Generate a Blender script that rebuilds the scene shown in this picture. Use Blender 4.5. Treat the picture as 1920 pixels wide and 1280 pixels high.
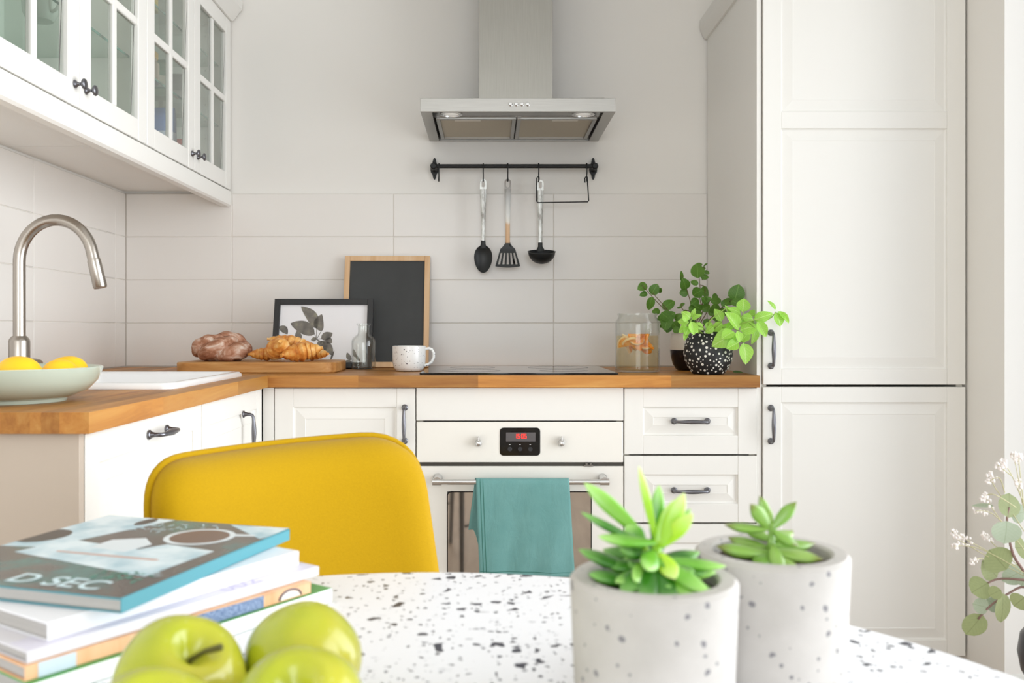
import bpy, math, random
from mathutils import Vector, Matrix, noise
random.seed(7)
PI = math.pi
sc = bpy.context.scene
for o in list(bpy.data.objects):
    bpy.data.objects.remove(o)

# ------------------------------------------------------------------ camera, world, light, exposure
FPX = 1700.0                      # focal length in pixels of the 1920 x 1280 frame
CX, CY, CZ = 917.0, 618.0, 1.03   # vanishing point, eye height
cam_d = bpy.data.cameras.new('camera')
cam = bpy.data.objects.new('camera', cam_d)
sc.collection.objects.link(cam)
cam.location = (0, 0, CZ)
cam.rotation_euler = (PI / 2, 0, 0)
cam_d.sensor_width = 36.0
cam_d.lens = 36.0 * FPX / 1920.0
cam_d.shift_x = (960 - CX) / 1920.0
cam_d.shift_y = -(640 - CY) / 1920.0
cam_d.clip_start = 0.02
cam_d.dof.use_dof = True
cam_d.dof.focus_distance = 2.5
cam_d.dof.aperture_fstop = 7.5
sc.camera = cam

world = bpy.data.worlds.new('world')
sc.world = world
world.use_nodes = True
bg = world.node_tree.nodes['Background']
bg.inputs['Color'].default_value = (0.86, 0.93, 1.0, 1)
bg.inputs['Strength'].default_value = 1.1

def area_light(name, loc, rot, sx, sy, power, col, spread=180):
    d = bpy.data.lights.new(name, 'AREA')
    d.shape = 'RECTANGLE'; d.size = sx; d.size_y = sy; d.energy = power; d.color = col; d.spread = math.radians(spread)
    o = bpy.data.objects.new(name, d)
    o.location = loc; o.rotation_euler = rot
    sc.collection.objects.link(o)
    return o
# daylight standing in the two openings of the room: the balcony door on the right, the window behind the camera
area_light('balcony_daylight', (1.74, 1.15, 1.22), (0, PI / 2, 0), 2.3, 2.2, 42, (0.94, 0.975, 1.0), 108)
area_light('window_daylight', (-0.05, -2.55, 1.50), (PI / 2, 0, 0), 2.2, 1.7, 46, (0.94, 0.975, 1.0))

sc.view_settings.view_transform = 'Standard'
sc.view_settings.look = 'None'
sc.view_settings.gamma = 1.0
sc.view_settings.use_curve_mapping = False
sc.view_settings.exposure = 0.05
sc.cycles.use_denoising = True
sc.cycles.adaptive_threshold = 0.02
sc.cycles.max_bounces = 10
sc.cycles.diffuse_bounces = 6
sc.cycles.glossy_bounces = 5
sc.cycles.transparent_max_bounces = 24
sc.cycles.sample_clamp_indirect = 6.0
sc.cycles.caustics_reflective = False
sc.cycles.caustics_refractive = False

# ------------------------------------------------------------------ helpers
def lin(h):
    h = h.lstrip('#')
    r = []
    for i in (0, 2, 4):
        c = int(h[i:i + 2], 16) / 255.0
        r.append(c / 12.92 if c <= 0.04045 else ((c + 0.055) / 1.055) ** 2.4)
    return (r[0], r[1], r[2], 1.0)

def at(px, py, Y):
    """the point of the room at distance Y that the photograph shows at (px, py)"""
    return Vector(((px - CX) * Y / FPX, Y, CZ - (py - CY) * Y / FPX))

class Mat:
    def __init__(self, name, col, rough=0.5, metal=0.0, spec=0.5, coat=0.0, sheen=0.0, trans=0.0, ior=1.45):
        self.m = bpy.data.materials.new(name)
        self.m.use_nodes = True
        self.nt = self.m.node_tree
        self.b = self.nt.nodes['Principled BSDF']
        i = self.b.inputs
        i['Base Color'].default_value = lin(col) if isinstance(col, str) else col
        i['Roughness'].default_value = rough
        i['Metallic'].default_value = metal
        i['Specular IOR Level'].default_value = spec
        i['Coat Weight'].default_value = coat
        i['Sheen Weight'].default_value = sheen
        i['Transmission Weight'].default_value = trans
        i['IOR'].default_value = ior
    def n(self, t, **kw):
        nd = self.nt.nodes.new(t)
        for k, v in kw.items():
            setattr(nd, k, v)
        return nd
    def l(self, a, b):
        self.nt.links.new(a, b)
    def coords(self, scale=(1, 1, 1), rot=(0, 0, 0), kind='Object'):
        tc = self.n('ShaderNodeTexCoord'); mp = self.n('ShaderNodeMapping')
        mp.inputs['Scale'].default_value = scale
        mp.inputs['Rotation'].default_value = rot
        self.l(tc.outputs[kind], mp.inputs['Vector'])
        return mp.outputs['Vector']
    def noise(self, vec, scale, detail=3, rough=0.5, dist=0.0):
        nd = self.n('ShaderNodeTexNoise')
        nd.inputs['Scale'].default_value = scale
        nd.inputs['Detail'].default_value = detail
        nd.inputs['Roughness'].default_value = rough
        nd.inputs['Distortion'].default_value = dist
        self.l(vec, nd.inputs['Vector'])
        return nd.outputs['Fac']
    def ramp(self, fac, stops):
        nd = self.n('ShaderNodeValToRGB')
        cr = nd.color_ramp
        while len(cr.elements) < len(stops):
            cr.elements.new(0.5)
        for e, (p, c) in zip(cr.elements, stops):
            e.position = p
            e.color = lin(c) if isinstance(c, str) else c
        self.l(fac, nd.inputs['Fac'])
        return nd.outputs['Color']
    def mix(self, fac, a, b, blend='MIX'):
        nd = self.n('ShaderNodeMix', data_type='RGBA', blend_type=blend)
        for sock, v in ((nd.inputs['Factor'], fac), (nd.inputs['A'], a), (nd.inputs['B'], b)):
            if isinstance(v, (int, float)):
                sock.default_value = v
            elif isinstance(v, (str, tuple)):
                sock.default_value = lin(v) if isinstance(v, str) else v
            else:
                self.l(v, sock)
        return nd.outputs['Result']
    def math(self, op, a, b=None):
        nd = self.n('ShaderNodeMath', operation=op)
        for k, v in ((0, a), (1, b)):
            if v is None: continue
            if isinstance(v, (int, float)):
                nd.inputs[k].default_value = v
            else:
                self.l(v, nd.inputs[k])
        return nd.outputs[0]
    def col(self, out):
        self.l(out, self.b.inputs['Base Color']); return self
    def bump(self, h, strength=0.2, dist=0.002):
        nd = self.n('ShaderNodeBump')
        nd.inputs['Strength'].default_value = strength
        nd.inputs['Distance'].default_value = dist
        self.l(h, nd.inputs['Height'])
        self.l(nd.outputs['Normal'], self.b.inputs['Normal'])
        return self
    def spots(self, vec, scale, size, warp=0.0, wscale=30.0, keep=0.5):
        """mask of random round spots: 1 inside"""
        v = vec
        if warp:
            nd = self.n('ShaderNodeTexNoise'); nd.inputs['Scale'].default_value = wscale
            self.l(vec, nd.inputs['Vector'])
            ma = self.n('ShaderNodeVectorMath', operation='MULTIPLY_ADD')
            self.l(nd.outputs['Color'], ma.inputs[0])
            ma.inputs[1].default_value = (warp, warp, warp)
            self.l(vec, ma.inputs[2])
            v = ma.outputs[0]
        vo = self.n('ShaderNodeTexVoronoi'); vo.inputs['Scale'].default_value = scale
        self.l(v, vo.inputs['Vector'])
        sep = self.n('ShaderNodeSeparateColor'); self.l(vo.outputs['Color'], sep.inputs[0])
        # radius per cell: zero for most, up to size
        r = self.math('MULTIPLY', self.math('MAXIMUM', self.math('SUBTRACT', sep.outputs[0], 1 - keep), 0.0), size / keep)
        return self.math('LESS_THAN', vo.outputs['Distance'], r)

def glass(name, tint='#ffffff', gloss=1.0, rough=0.0, ior=1.45):
    """thin clear glass: what is behind shows through, reflection by Fresnel"""
    m = bpy.data.materials.new(name); m.use_nodes = True
    nt = m.node_tree
    for n in list(nt.nodes): nt.nodes.remove(n)
    out = nt.nodes.new('ShaderNodeOutputMaterial')
    tr = nt.nodes.new('ShaderNodeBsdfTransparent'); tr.inputs['Color'].default_value = lin(tint)
    gl = nt.nodes.new('ShaderNodeBsdfGlossy'); gl.inputs['Roughness'].default_value = rough
    # Schlick reflectance, the same from both sides of the thin wall
    lw = nt.nodes.new('ShaderNodeLayerWeight'); lw.inputs['Blend'].default_value = 0.5
    pw = nt.nodes.new('ShaderNodeMath'); pw.operation = 'POWER'; pw.inputs[1].default_value = 4.0
    mu = nt.nodes.new('ShaderNodeMath'); mu.operation = 'MULTIPLY_ADD'; mu.inputs[1].default_value = 0.75 * gloss; mu.inputs[2].default_value = 0.035 * gloss
    mu.use_clamp = True
    mx = nt.nodes.new('ShaderNodeMixShader')
    nt.links.new(lw.outputs['Facing'], pw.inputs[0]); nt.links.new(pw.outputs[0], mu.inputs[0]); nt.links.new(mu.outputs[0], mx.inputs[0])
    nt.links.new(tr.outputs[0], mx.inputs[1]); nt.links.new(gl.outputs[0], mx.inputs[2])
    nt.links.new(mx.outputs[0], out.inputs['Surface'])
    return m

COL = sc.collection
def link(name, me, mat=None, parent=None, loc=(0, 0, 0), rot=(0, 0, 0), smooth=None, bev=0.0, seg=2, sub=0, solid=0.0):
    if mat is not None and len(me.materials) == 0:
        me.materials.append(mat.m if isinstance(mat, Mat) else mat)
    o = bpy.data.objects.new(name, me)
    COL.objects.link(o)
    o.parent = parent
    o.location = loc; o.rotation_euler = rot
    if smooth is not None:
        for p in me.polygons: p.use_smooth = True
        if smooth < 180:
            me.set_sharp_from_angle(angle=math.radians(smooth))
    if solid:
        md = o.modifiers.new('solid', 'SOLIDIFY'); md.thickness = solid; md.offset = 0
    if bev:
        md = o.modifiers.new('bevel', 'BEVEL'); md.width = bev; md.segments = seg
        md.limit_method = 'ANGLE'; md.angle_limit = math.radians(40)
        if smooth is None:
            for p in me.polygons: p.use_smooth = True
            me.set_sharp_from_angle(angle=math.radians(35))
    if sub:
        md = o.modifiers.new('sub', 'SUBSURF'); md.levels = sub; md.render_levels = sub
    return o

class MB:
    def __init__(self):
        self.v = []; self.f = []
    def add(self, vs, fs):
        n = len(self.v)
        self.v += [tuple(p) for p in vs]
        self.f += [tuple(i + n for i in f) for f in fs]
        return self
    def box(self, x0, x1, y0, y1, z0, z1):
        return self.add([(x0, y0, z0), (x1, y0, z0), (x1, y1, z0), (x0, y1, z0), (x0, y0, z1), (x1, y0, z1), (x1, y1, z1), (x0, y1, z1)],
                        [(3, 2, 1, 0), (4, 5, 6, 7), (0, 1, 5, 4), (1, 2, 6, 5), (2, 3, 7, 6), (3, 0, 4, 7)])
    def lathe(self, prof, seg=32, c=(0, 0, 0), M=None, cap0=True, cap1=True):
        vs = []; fs = []
        n = len(prof)
        for r, z in prof:
            for k in range(seg):
                a = 2 * PI * k / seg
                vs.append(Vector((r * math.cos(a), r * math.sin(a), z)))
        if M is not None: vs = [M @ p for p in vs]
        vs = [p + Vector(c) for p in vs]
        for i in range(n - 1):
            for k in range(seg):
                k2 = (k + 1) % seg
                fs.append((i * seg + k, i * seg + k2, (i + 1) * seg + k2, (i + 1) * seg + k))
        if cap0: fs.append(tuple(reversed(range(seg))))
        if cap1: fs.append(tuple((n - 1) * seg + k for k in range(seg)))
        return self.add(vs, fs)
    def tube(self, pts, r, seg=10, caps=True, flat=None):
        """flat = (axis vector, factor): squash the section along that axis"""
        pts = [Vector(p) for p in pts]
        n = len(pts)
        rs = [r] * n if isinstance(r, (int, float)) else r
        vs = []; fs = []
        prev = None
        for i, p in enumerate(pts):
            t = (pts[min(i + 1, n - 1)] - pts[max(i - 1, 0)]).normalized()
            if prev is None:
                h = Vector((0, 0, 1)) if abs(t.z) < 0.9 else Vector((0, 1, 0))
                u = t.cross(h).normalized()
            else:
                u = (prev - t * prev.dot(t)).normalized()
            prev = u
            w = t.cross(u)
            for k in range(seg):
                a = 2 * PI * k / seg
                d = (u * math.cos(a) + w * math.sin(a)) * rs[i]
                if flat:
                    ax = Vector(flat[0]); d = d - ax * d.dot(ax) * (1 - flat[1])
                vs.append(p + d)
        for i in range(n - 1):
            for k in range(seg):
                k2 = (k + 1) % seg
                fs.append((i * seg + k, i * seg + k2, (i + 1) * seg + k2, (i + 1) * seg + k))
        if caps:
            fs.append(tuple(reversed(range(seg)))); fs.append(tuple((n - 1) * seg + k for k in range(seg)))
        return self.add(vs, fs)
    def prism(self, poly, a, b, axis='y'):
        """poly: 2D outline, extruded from a to b along axis ('y': (x,z) outline, 'z': (x,y) outline, 'x': (y,z))"""
        n = len(poly)
        def P(q, t):
            return {'y': (q[0], t, q[1]), 'z': (q[0], q[1], t), 'x': (t, q[0], q[1])}[axis]
        vs = [P(q, a) for q in poly] + [P(q, b) for q in poly]
        fs = [tuple(range(n)), tuple(reversed(range(n, 2 * n)))]
        for k in range(n):
            k2 = (k + 1) % n
            fs.append((k2, k, n + k, n + k2))
        return self.add(vs, fs)
    def grid(self, fn, nu, nv):
        vs = [fn(i / nu, j / nv) for j in range(nv + 1) for i in range(nu + 1)]
        fs = [(j * (nu + 1) + i, j * (nu + 1) + i + 1, (j + 1) * (nu + 1) + i + 1, (j + 1) * (nu + 1) + i) for j in range(nv) for i in range(nu)]
        return self.add(vs, fs)
    def blob(self, c, rx, ry, rz, nu=24, nv=14, fn=None):
        def P(u, v):
            a = 2 * PI * u; b = PI * (v - 0.5)
            d = Vector((math.cos(a) * math.cos(b), math.sin(a) * math.cos(b), math.sin(b)))
            k = fn(d) if fn else 1.0
            return (c[0] + d.x * rx * k, c[1] + d.y * ry * k, c[2] + d.z * rz * k)
        return self.grid(P, nu, nv)
    def mesh(self, name):
        me = bpy.data.meshes.new(name)
        me.from_pydata(self.v, [], self.f)
        import bmesh
        bm = bmesh.new(); bm.from_mesh(me)
        bmesh.ops.remove_doubles(bm, verts=bm.verts, dist=1e-6)
        bmesh.ops.recalc_face_normals(bm, faces=bm.faces)
        bm.to_mesh(me); bm.free()
        return me
    def obj(self, name, mat, parent=None, **kw):
        return link(name, self.mesh(name), mat, parent, **kw)

def tag(o, label, cat, group=None):
    o['label'] = label; o['category'] = cat
    if group: o['group'] = group
    return o
def thing(name, label, cat, loc=(0, 0, 0), rotz=0.0, group=None):
    o = bpy.data.objects.new(name, None)
    o.empty_display_size = 0.05
    COL.objects.link(o)
    o.location = loc; o.rotation_euler = (0, 0, rotz)
    return tag(o, label, cat, group)
def struct(name, mb, mat, **kw):
    o = mb.obj(name, mat, **kw); o['kind'] = 'structure'; return o
def inst(name, src, parent, loc=(0, 0, 0), rot=(0, 0, 0)):
    o = src.copy(); COL.objects.link(o); o.name = name; o.parent = parent
    o.location = loc; o.rotation_euler = rot
    return o
def text_mesh(body, size, bold=0.0):
    cu = bpy.data.curves.new('text', 'FONT'); cu.body = body; cu.size = size; cu.offset = bold
    o = bpy.data.objects.new('text', cu); COL.objects.link(o)
    dg = bpy.context.evaluated_depsgraph_get(); dg.update()
    me = bpy.data.meshes.new_from_object(o.evaluated_get(dg))
    bpy.data.objects.remove(o)
    me.materials.clear()
    return me
def rrect(x0, x1, z0, z1, r, n=5):
    pts = []
    for cx, cz, a0 in ((x1 - r, z1 - r, 0), (x0 + r, z1 - r, PI / 2), (x0 + r, z0 + r, PI), (x1 - r, z0 + r, 1.5 * PI)):
        for k in range(n + 1):
            a = a0 + PI / 2 * k / n
            pts.append((cx + r * math.cos(a), cz + r * math.sin(a)))
    return pts

# ------------------------------------------------------------------ materials
M_wall = Mat('wall_paint', '#e6e3de', 0.75)
v = M_wall.coords(); M_wall.bump(M_wall.noise(v, 90, 4), 0.05, 0.001)
M_ceil = Mat('ceiling_paint', '#ecebe8', 0.8)
M_tile = Mat('tile_glaze', '#e2ded9', 0.2, spec=0.35)
v = M_tile.coords(scale=(3, 3, 5)); M_tile.bump(M_tile.noise(v, 2.2, 2), 0.25, 0.004)
M_grout = Mat('grout', '#dad5cd', 0.9)
M_cab = Mat('cabinet_lacquer', '#e8e6e1', 0.38)
M_carc = Mat('carcass_board', '#ebe6dc', 0.55)
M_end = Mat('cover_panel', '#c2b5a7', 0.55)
M_inside = Mat('cabinet_interior', '#f2f4ef', 0.5)
M_plinth = Mat('plinth_board', '#e6e1d6', 0.6)
M_pewter = Mat('pewter', '#76767b', 0.30, metal=0.9)
M_black = Mat('black_iron', '#1c1c1d', 0.45, metal=0.3)
M_steel = Mat('brushed_steel', '#b9b7b2', 0.36, metal=1.0)
v = M_steel.coords(scale=(1, 60, 60)); f = M_steel.noise(v, 12, 3)
M_steel.col(M_steel.mix(f, '#9b9994', '#b3b1ad')); M_steel.bump(f, 0.04, 0.0005)
M_steelv = Mat('brushed_steel_upright', '#a9a7a1', 0.34, metal=1.0)
v = M_steelv.coords(scale=(60, 60, 1)); f = M_steelv.noise(v, 12, 3)
M_steelv.col(M_steelv.mix(f, '#8f8d86', '#a09e98'))
M_nickel = Mat('brushed_nickel', '#b0a9a1', 0.28, metal=1.0)
M_chrome = Mat('satin_chrome', '#d5d5d5', 0.22, metal=1.0)
M_filter = Mat('hood_filter_mesh', '#b8ad99', 0.45, metal=0.85)
v = M_filter.coords(scale=(500, 500, 500)); ck = M_filter.n('ShaderNodeTexChecker'); ck.inputs['Scale'].default_value = 1.0
M_filter.l(v, ck.inputs['Vector']); M_filter.bump(ck.outputs['Fac'], 0.3, 0.001)
M_darkmetal = Mat('dark_gap_metal', '#4a4743', 0.4, metal=0.6)
M_glass = glass('cabinet_glass', '#fafcfa', 1.2)
M_shelf = glass('shelf_glass', '#f1f8f5', 0.9)
M_shelfedge = Mat('shelf_glass_edge', '#6aa596', 0.15, trans=0.3)
M_clear = glass('clear_glass', '#fdfefd', 1.0)
M_clear2 = glass('bottle_glass', '#fdfefd', 1.4)
M_ovenglass = Mat('oven_glass', '#b9afa3', 0.04, metal=0.92)
M_hob = Mat('hob_glass', '#0c0c0d', 0.06, spec=0.6)
M_blackgloss = Mat('black_gloss', '#131314', 0.08)
M_white = Mat('white_glaze', '#f2f2f2', 0.12, coat=0.3)
M_paper = Mat('print_paper', '#e9e8ea', 0.35)
M_led = Mat('led_red', '#ff2a1c', 0.4)
M_led.b.inputs['Emission Color'].default_value = lin('#ff2a1c'); M_led.b.inputs['Emission Strength'].default_value = 1.3

def wood_mat(name, c0, c1, c2, axis, rough=0.42, scale=14.0, jitter=0.35):
    m = Mat(name, c1, rough)
    s = {'x': (1.2, 14, 14), 'y': (14, 1.2, 14), 'z': (14, 14, 1.2)}[axis]
    v = m.coords(scale=s)
    oi = m.n('ShaderNodeObjectInfo')
    ad = m.n('ShaderNodeVectorMath', operation='ADD')
    cb = m.n('ShaderNodeCombineXYZ')
    for k in range(3): m.l(m.math('MULTIPLY', oi.outputs['Random'], 37.0), cb.inputs[k])
    m.l(v, ad.inputs[0]); m.l(cb.outputs[0], ad.inputs[1])
    f = m.noise(ad.outputs[0], scale / 6, 5, 0.6, 0.6)
    c = m.ramp(f, [(0.28, c0), (0.5, c1), (0.75, c2)])
    b = m.math('ADD', m.math('MULTIPLY', oi.outputs['Random'], jitter), 1.0 - jitter * 0.62)
    cbn = m.n('ShaderNodeCombineColor')
    for k in range(3): m.l(b, cbn.inputs[k])
    m.col(m.mix(1.0, c, cbn.outputs[0], 'MULTIPLY'))
    m.bump(f, 0.06, 0.001)
    return m
M_oakx = wood_mat('oak_worktop_x', '#965a20', '#b47934', '#c5924c', 'x', jitter=.5)
M_oaky = wood_mat('oak_worktop_y', '#965a20', '#b47934', '#c5924c', 'y', jitter=.5)
M_board = wood_mat('board_wood', '#96602c', '#b98447', '#cda066', 'x', 0.5, jitter=0.0)
M_frame = wood_mat('pale_beech', '#d0a679', '#ddb78d', '#e5c6a1', 'z', 0.5, jitter=0.15)
M_floor = wood_mat('floor_oak', '#857565', '#9c8b7a', '#ad9d8d', 'y', 0.5, jitter=0.3)

# ------------------------------------------------------------------ the room
YB, XL, XR, ZC = 3.226, -1.30, 1.385, 2.62
YF = -2.5
struct('floor', MB().box(XL - .2, XR + .5, YF - .2, YB + .2, -0.06, 0.0), M_floor)
struct('ceiling', MB().box(XL - .2, XR + .5, YF - .2, YB + .2, ZC, ZC + .1), M_ceil)
wall_back = struct('wall_back', MB().box(XL - .2, XR + .5, YB + .008, YB + .2, 0, ZC), M_wall)
wall_left = struct('wall_left', MB().box(XL - .2, XL, YF - .2, YB + .008, 0, ZC), M_wall)
DY0, DY1 = -0.45, 2.436            # balcony door opening in the right wall
wr = MB()
wr.box(XR, XR + .32, DY1, YB + .008, 0, ZC)
wr.box(XR, XR + .32, DY0, DY1, 2.36, ZC)
wr.box(XR, XR + .32, YF, DY0, 0, ZC)
wall_right = struct('wall_right', wr, M_wall)
wf = MB()
wf.box(XL, -1.15, YF - .2, YF, 0, ZC); wf.box(1.05, XR + .32, YF - .2, YF, 0, ZC)
wf.box(-1.15, 1.05, YF - .2, YF, 0, 0.65); wf.box(-1.15, 1.05, YF - .2, YF, 2.35, ZC)
wall_front = struct('wall_front', wf, M_wall)
# balcony door and window frames (slim white casings in the openings)
d1 = MB()
d1.box(XR + .255, XR + .315, DY0, DY0 + .06, 0, 2.36); d1.box(XR + .255, XR + .315, DY1 - .05, DY1, 0, 2.36)
d1.box(XR + .255, XR + .315, DY0, DY1, 2.30, 2.36); d1.box(XR + .255, XR + .315, (DY0 + DY1) / 2 - .03, (DY0 + DY1) / 2 + .03, 0, 2.3)
struct('door_1', d1, M_cab)
w1 = MB()
w1.box(-1.15, -1.09, YF - .16, YF - .1, .65, 2.35); w1.box(.99, 1.05, YF - .16, YF - .1, .65, 2.35)
w1.box(-1.09, .99, YF - .16, YF - .1, .65, .71); w1.box(-1.09, .99, YF - .16, YF - .1, 2.29, 2.35); w1.box(-.08, -.02, YF - .16, YF - .1, .71, 2.29)
struct('window_1', w1, M_cab)

# tiles: four rows, straight joints; each tile a part of its wall, the grout recessed behind them
TZ0, TH, TW = 0.900, 0.1535, 0.5725
MB().box(XL, 0.776, YB + .001, YB + .008, TZ0 - .04, TZ0 + 4 * TH).obj('grout_bed', M_grout, wall_back)
MB().box(XL, XL + .006, 1.0, YB, TZ0 - .04, TZ0 + 4 * TH).obj('grout_bed', M_grout, wall_left)
def tile(x0, x1, z0, z1, parent, left=False):
    g = 0.0009
    if left:
        mb = MB().box(XL + .001, XL + .008, x0 + g, x1 - g, z0 + g, z1 - g)
    else:
        mb = MB().box(x0 + g, x1 - g, YB - .001, YB + .007, z0 + g, z1 - g)
    mb.obj('tile', M_tile, parent, bev=0.0016)
xs = [XL + .008, -0.9146, -0.3397, 0.2296, 0.776]
for r in range(4):
    for a, b in zip(xs[:-1], xs[1:]):
        tile(a, b, TZ0 + r * TH, TZ0 + (r + 1) * TH, wall_back)
ys = [1.10, 1.43, 2.0, 2.573, 3.134, YB - .002]
for r in range(4):
    for a, b in zip(ys[:-1], ys[1:]):
        tile(a, b, TZ0 + r * TH, TZ0 + (r + 1) * TH, wall_left, True)

# ------------------------------------------------------------------ cabinet hardware and fronts
def pull_mesh():
    mb = MB()
    for s in (-1, 1):
        R = Matrix.Rotation(PI / 2, 3, 'X')   # z -> -y
        mb.lathe([(0.0092, 0), (0.0096, .002), (0.0088, .004), (.0066, .005), (.0058, .008), (.0046, .012)], 14, (s * .048, 0, 0), R)
    pts = [(-.048, -.008, 0), (-.048, -.018, 0), (-.0455, -.0245, 0), (-.039, -.0275, 0), (-.026, -.0285, 0), (-.012, -.029, 0), (0, -.0292, 0)]
    rr = [.0046, .0044, .0042, .0042, .0050, .0062, .0066]
    pts += [(-x, y, z) for x, y, z in pts[-2::-1]]; rr += rr[-2::-1]
    mb.tube(pts, rr, 10)
    return mb.mesh('pull')
PULL = pull_mesh()
PULL.materials.append(M_pewter.m)
for p in PULL.polygons: p.use_smooth = True
PULL.set_sharp_from_angle(angle=math.radians(50))
def knob_mesh():
    R = Matrix.Rotation(PI / 2, 3, 'X')
    return MB().lathe([(.009, 0), (.0092, .002), (.0072, .004), (.005, .007), (.0036, .011), (.0036, .014), (.0062, .016), (.0112, .019), (.0124, .0215), (.0112, .0245), (.006, .0262), (.001, .0265)], 20, (0, 0, 0), R).mesh('knob')
KNOB = knob_mesh(); KNOB.materials.append(M_pewter.m)
for p in KNOB.polygons: p.use_smooth = True

def pull(parent, x, z, vertical):
    return link('handle', PULL, None, parent, (x, 0, z), (0, PI / 2 if vertical else 0, 0))
def panel(parent, x0, x1, z0, z1, band=.028, y0=0.0):
    """raised-and-fielded panel: step in, slanted band, flat field; front faces -y"""
    rings = [(0, .004), (.0015, .0075), (.005, .0085), (.006, .0085), (.006 + band, .0035), (.0075 + band, .0045), (.009 + band, .0045)]
    vs = []; fs = []
    for ins, d in rings:
        vs += [(x0 + ins, y0 + d, z0 + ins), (x1 - ins, y0 + d, z0 + ins), (x1 - ins, y0 + d, z1 - ins), (x0 + ins, y0 + d, z1 - ins)]
    for i in range(len(rings) - 1):
        for k in range(4):
            k2 = (k + 1) % 4
            fs.append((i * 4 + k, i * 4 + k2, i * 4 + 4 + k2, i * 4 + 4 + k))
    n = len(vs)
    fs.append((n - 4, n - 3, n - 2, n - 1))
    vs += [(x0, y0 + .016, z0), (x1, y0 + .016, z0), (x1, y0 + .016, z1), (x0, y0 + .016, z1)]
    for k in range(4):
        k2 = (k + 1) % 4
        fs.append((n + k, n + k2, k2, k))
    fs.append((n + 3, n + 2, n + 1, n))
    return MB().add(vs, fs).obj('panel', M_cab, parent)
def front(name, parent, x0, x1, z0, z1, stile=.054, rail=.054, mids=(), handle=None, t=.02, band=.028):
    """framed cabinet front with raised panels; front plane at y = 0"""
    g = .0015
    x0 += g; x1 -= g; z0 += g; z1 -= g
    mb = MB()
    mb.box(x0, x0 + stile, 0, t, z0, z1); mb.box(x1 - stile, x1, 0, t, z0, z1)
    zs = [z0] + [z for m in mids for z in m] + [z1]
    mb.box(x0 + stile, x1 - stile, .0006, t, z0, z0 + rail); mb.box(x0 + stile, x1 - stile, .0006, t, z1 - rail, z1)
    edges = [z0 + rail]
    for a, b in mids:
        mb.box(x0 + stile, x1 - stile, .0006, t, a, b); edges += [a, b]
    edges.append(z1 - rail)
    d = mb.obj(name, M_cab, parent, bev=.0012)
    for a, b in zip(edges[::2], edges[1::2]):
        panel(d, x0 + stile, x1 - stile, a, b, band)
    if handle:
        for k, hx, hz in (handle if isinstance(handle, list) else [handle]):
            pull(d, hx, hz, k == 'v')
    return d
def carcass(parent, x0, x1, z0, z1, depth, mat=None, y0=.0205):
    t = .018
    mb = MB()
    mb.box(x0, x0 + t, y0, depth, z0, z1); mb.box(x1 - t, x1, y0, depth, z0, z1)
    mb.box(x0 + t, x1 - t, y0, depth, z0, z0 + t); mb.box(x0 + t, x1 - t, y0, depth, z1 - t, z1)
    mb.box(x0 + t, x1 - t, depth - .008, depth, z0 + t, z1 - t)
    return mb.obj('carcass', mat or M_carc, parent)
def plinth(parent, x0, x1, z1=.08):
    return MB().box(x0, x1, .06, .078, 0, z1).obj('plinth', M_plinth, parent)

FY = 2.623          # plane of the fronts of the back run
FXL = -0.655        # plane of the fronts of the left run
WZ = 0.899          # worktop surface
WB = 0.865

# drawer unit beside the tall cabinet
DW = .776 - .390
r = thing('drawer_cabinet', 'cream base cabinet with three stacked drawers between oven and tall cabinet', 'cabinet', (.390, FY, 0))
carcass(r, 0.001, DW - .001, .08, WB - .001, .575); plinth(r, 0.001, DW - .001)
for z0, z1, hz in ((.6685, .862, .766), (.471, .6665, .566), (.085, .469, .33)):
    front('drawer', r, 0, DW, z0, z1, handle=('h', DW / 2, hz), band=.024)

# oven cabinet with its fascia, and the oven built into it
OW = .602
r = thing('oven_cabinet', 'cream oven housing with a plain fascia strip under the hob', 'cabinet', (-.212, FY, 0))
carcass(r, 0.001, OW - .001, .08, WB - .001, .575); plinth(r, 0.001, OW - .001)
MB().box(.0015, OW - .0015, 0, .02, .7675, .862).obj('fascia', M_cab, r, bev=.0012)
MB().box(.0015, OW - .0015, 0, .02, .085, .166).obj('drawer', M_cab, r, bev=.0012)
ov = thing('built_in_oven', 'white built-in oven with red clock display and steel bar handle', 'oven', (-.212, FY, .17))
M_ovenwhite = Mat('oven_enamel', '#eeebe4', 0.16)
MB().box(.022, OW - .022, .022, .55, 0, .592).obj('oven_body', M_darkmetal, ov)
cp = MB().box(.002, OW - .002, 0, .02, .4765, .5935).obj('control_panel', M_ovenwhite, ov, bev=.002)
# display window, its clock, buttons; two pop-out knobs
dx0, dx1, dz0, dz1 = .243, .360, .496, .577
disp = MB().prism(rrect(dx0, dx1, dz0, dz1, .011), -.0015, .004).obj('display', M_blackgloss, cp, bev=.0006)
MB().prism(rrect(dx0 + .018, dx1 - .014, dz0 + .041, dz1 - .014, .001), -.0019, -.0012).obj('screen', Mat('screen_glass', '#5d5a5c', .15), cp)
seg = {'1': 'bc', '5': 'afgcd', '0': 'abcdef'}
def digit(mb, ch, x, z, w, h):
    t = .0012
    S = {'a': (x, x + w, z + h - t, z + h), 'g': (x, x + w, z + h / 2 - t / 2, z + h / 2 + t / 2), 'd': (x, x + w, z, z + t),
         'f': (x, x + t, z + h / 2, z + h), 'b': (x + w - t, x + w, z + h / 2, z + h), 'e': (x, x + t, z, z + h / 2), 'c': (x + w - t, x + w, z, z + h / 2)}
    for s in seg[ch]:
        a = S[s]; mb.box(a[0], a[1], -.0024, -.0018, a[2], a[3])
mb = MB(); x = .2855
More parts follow.
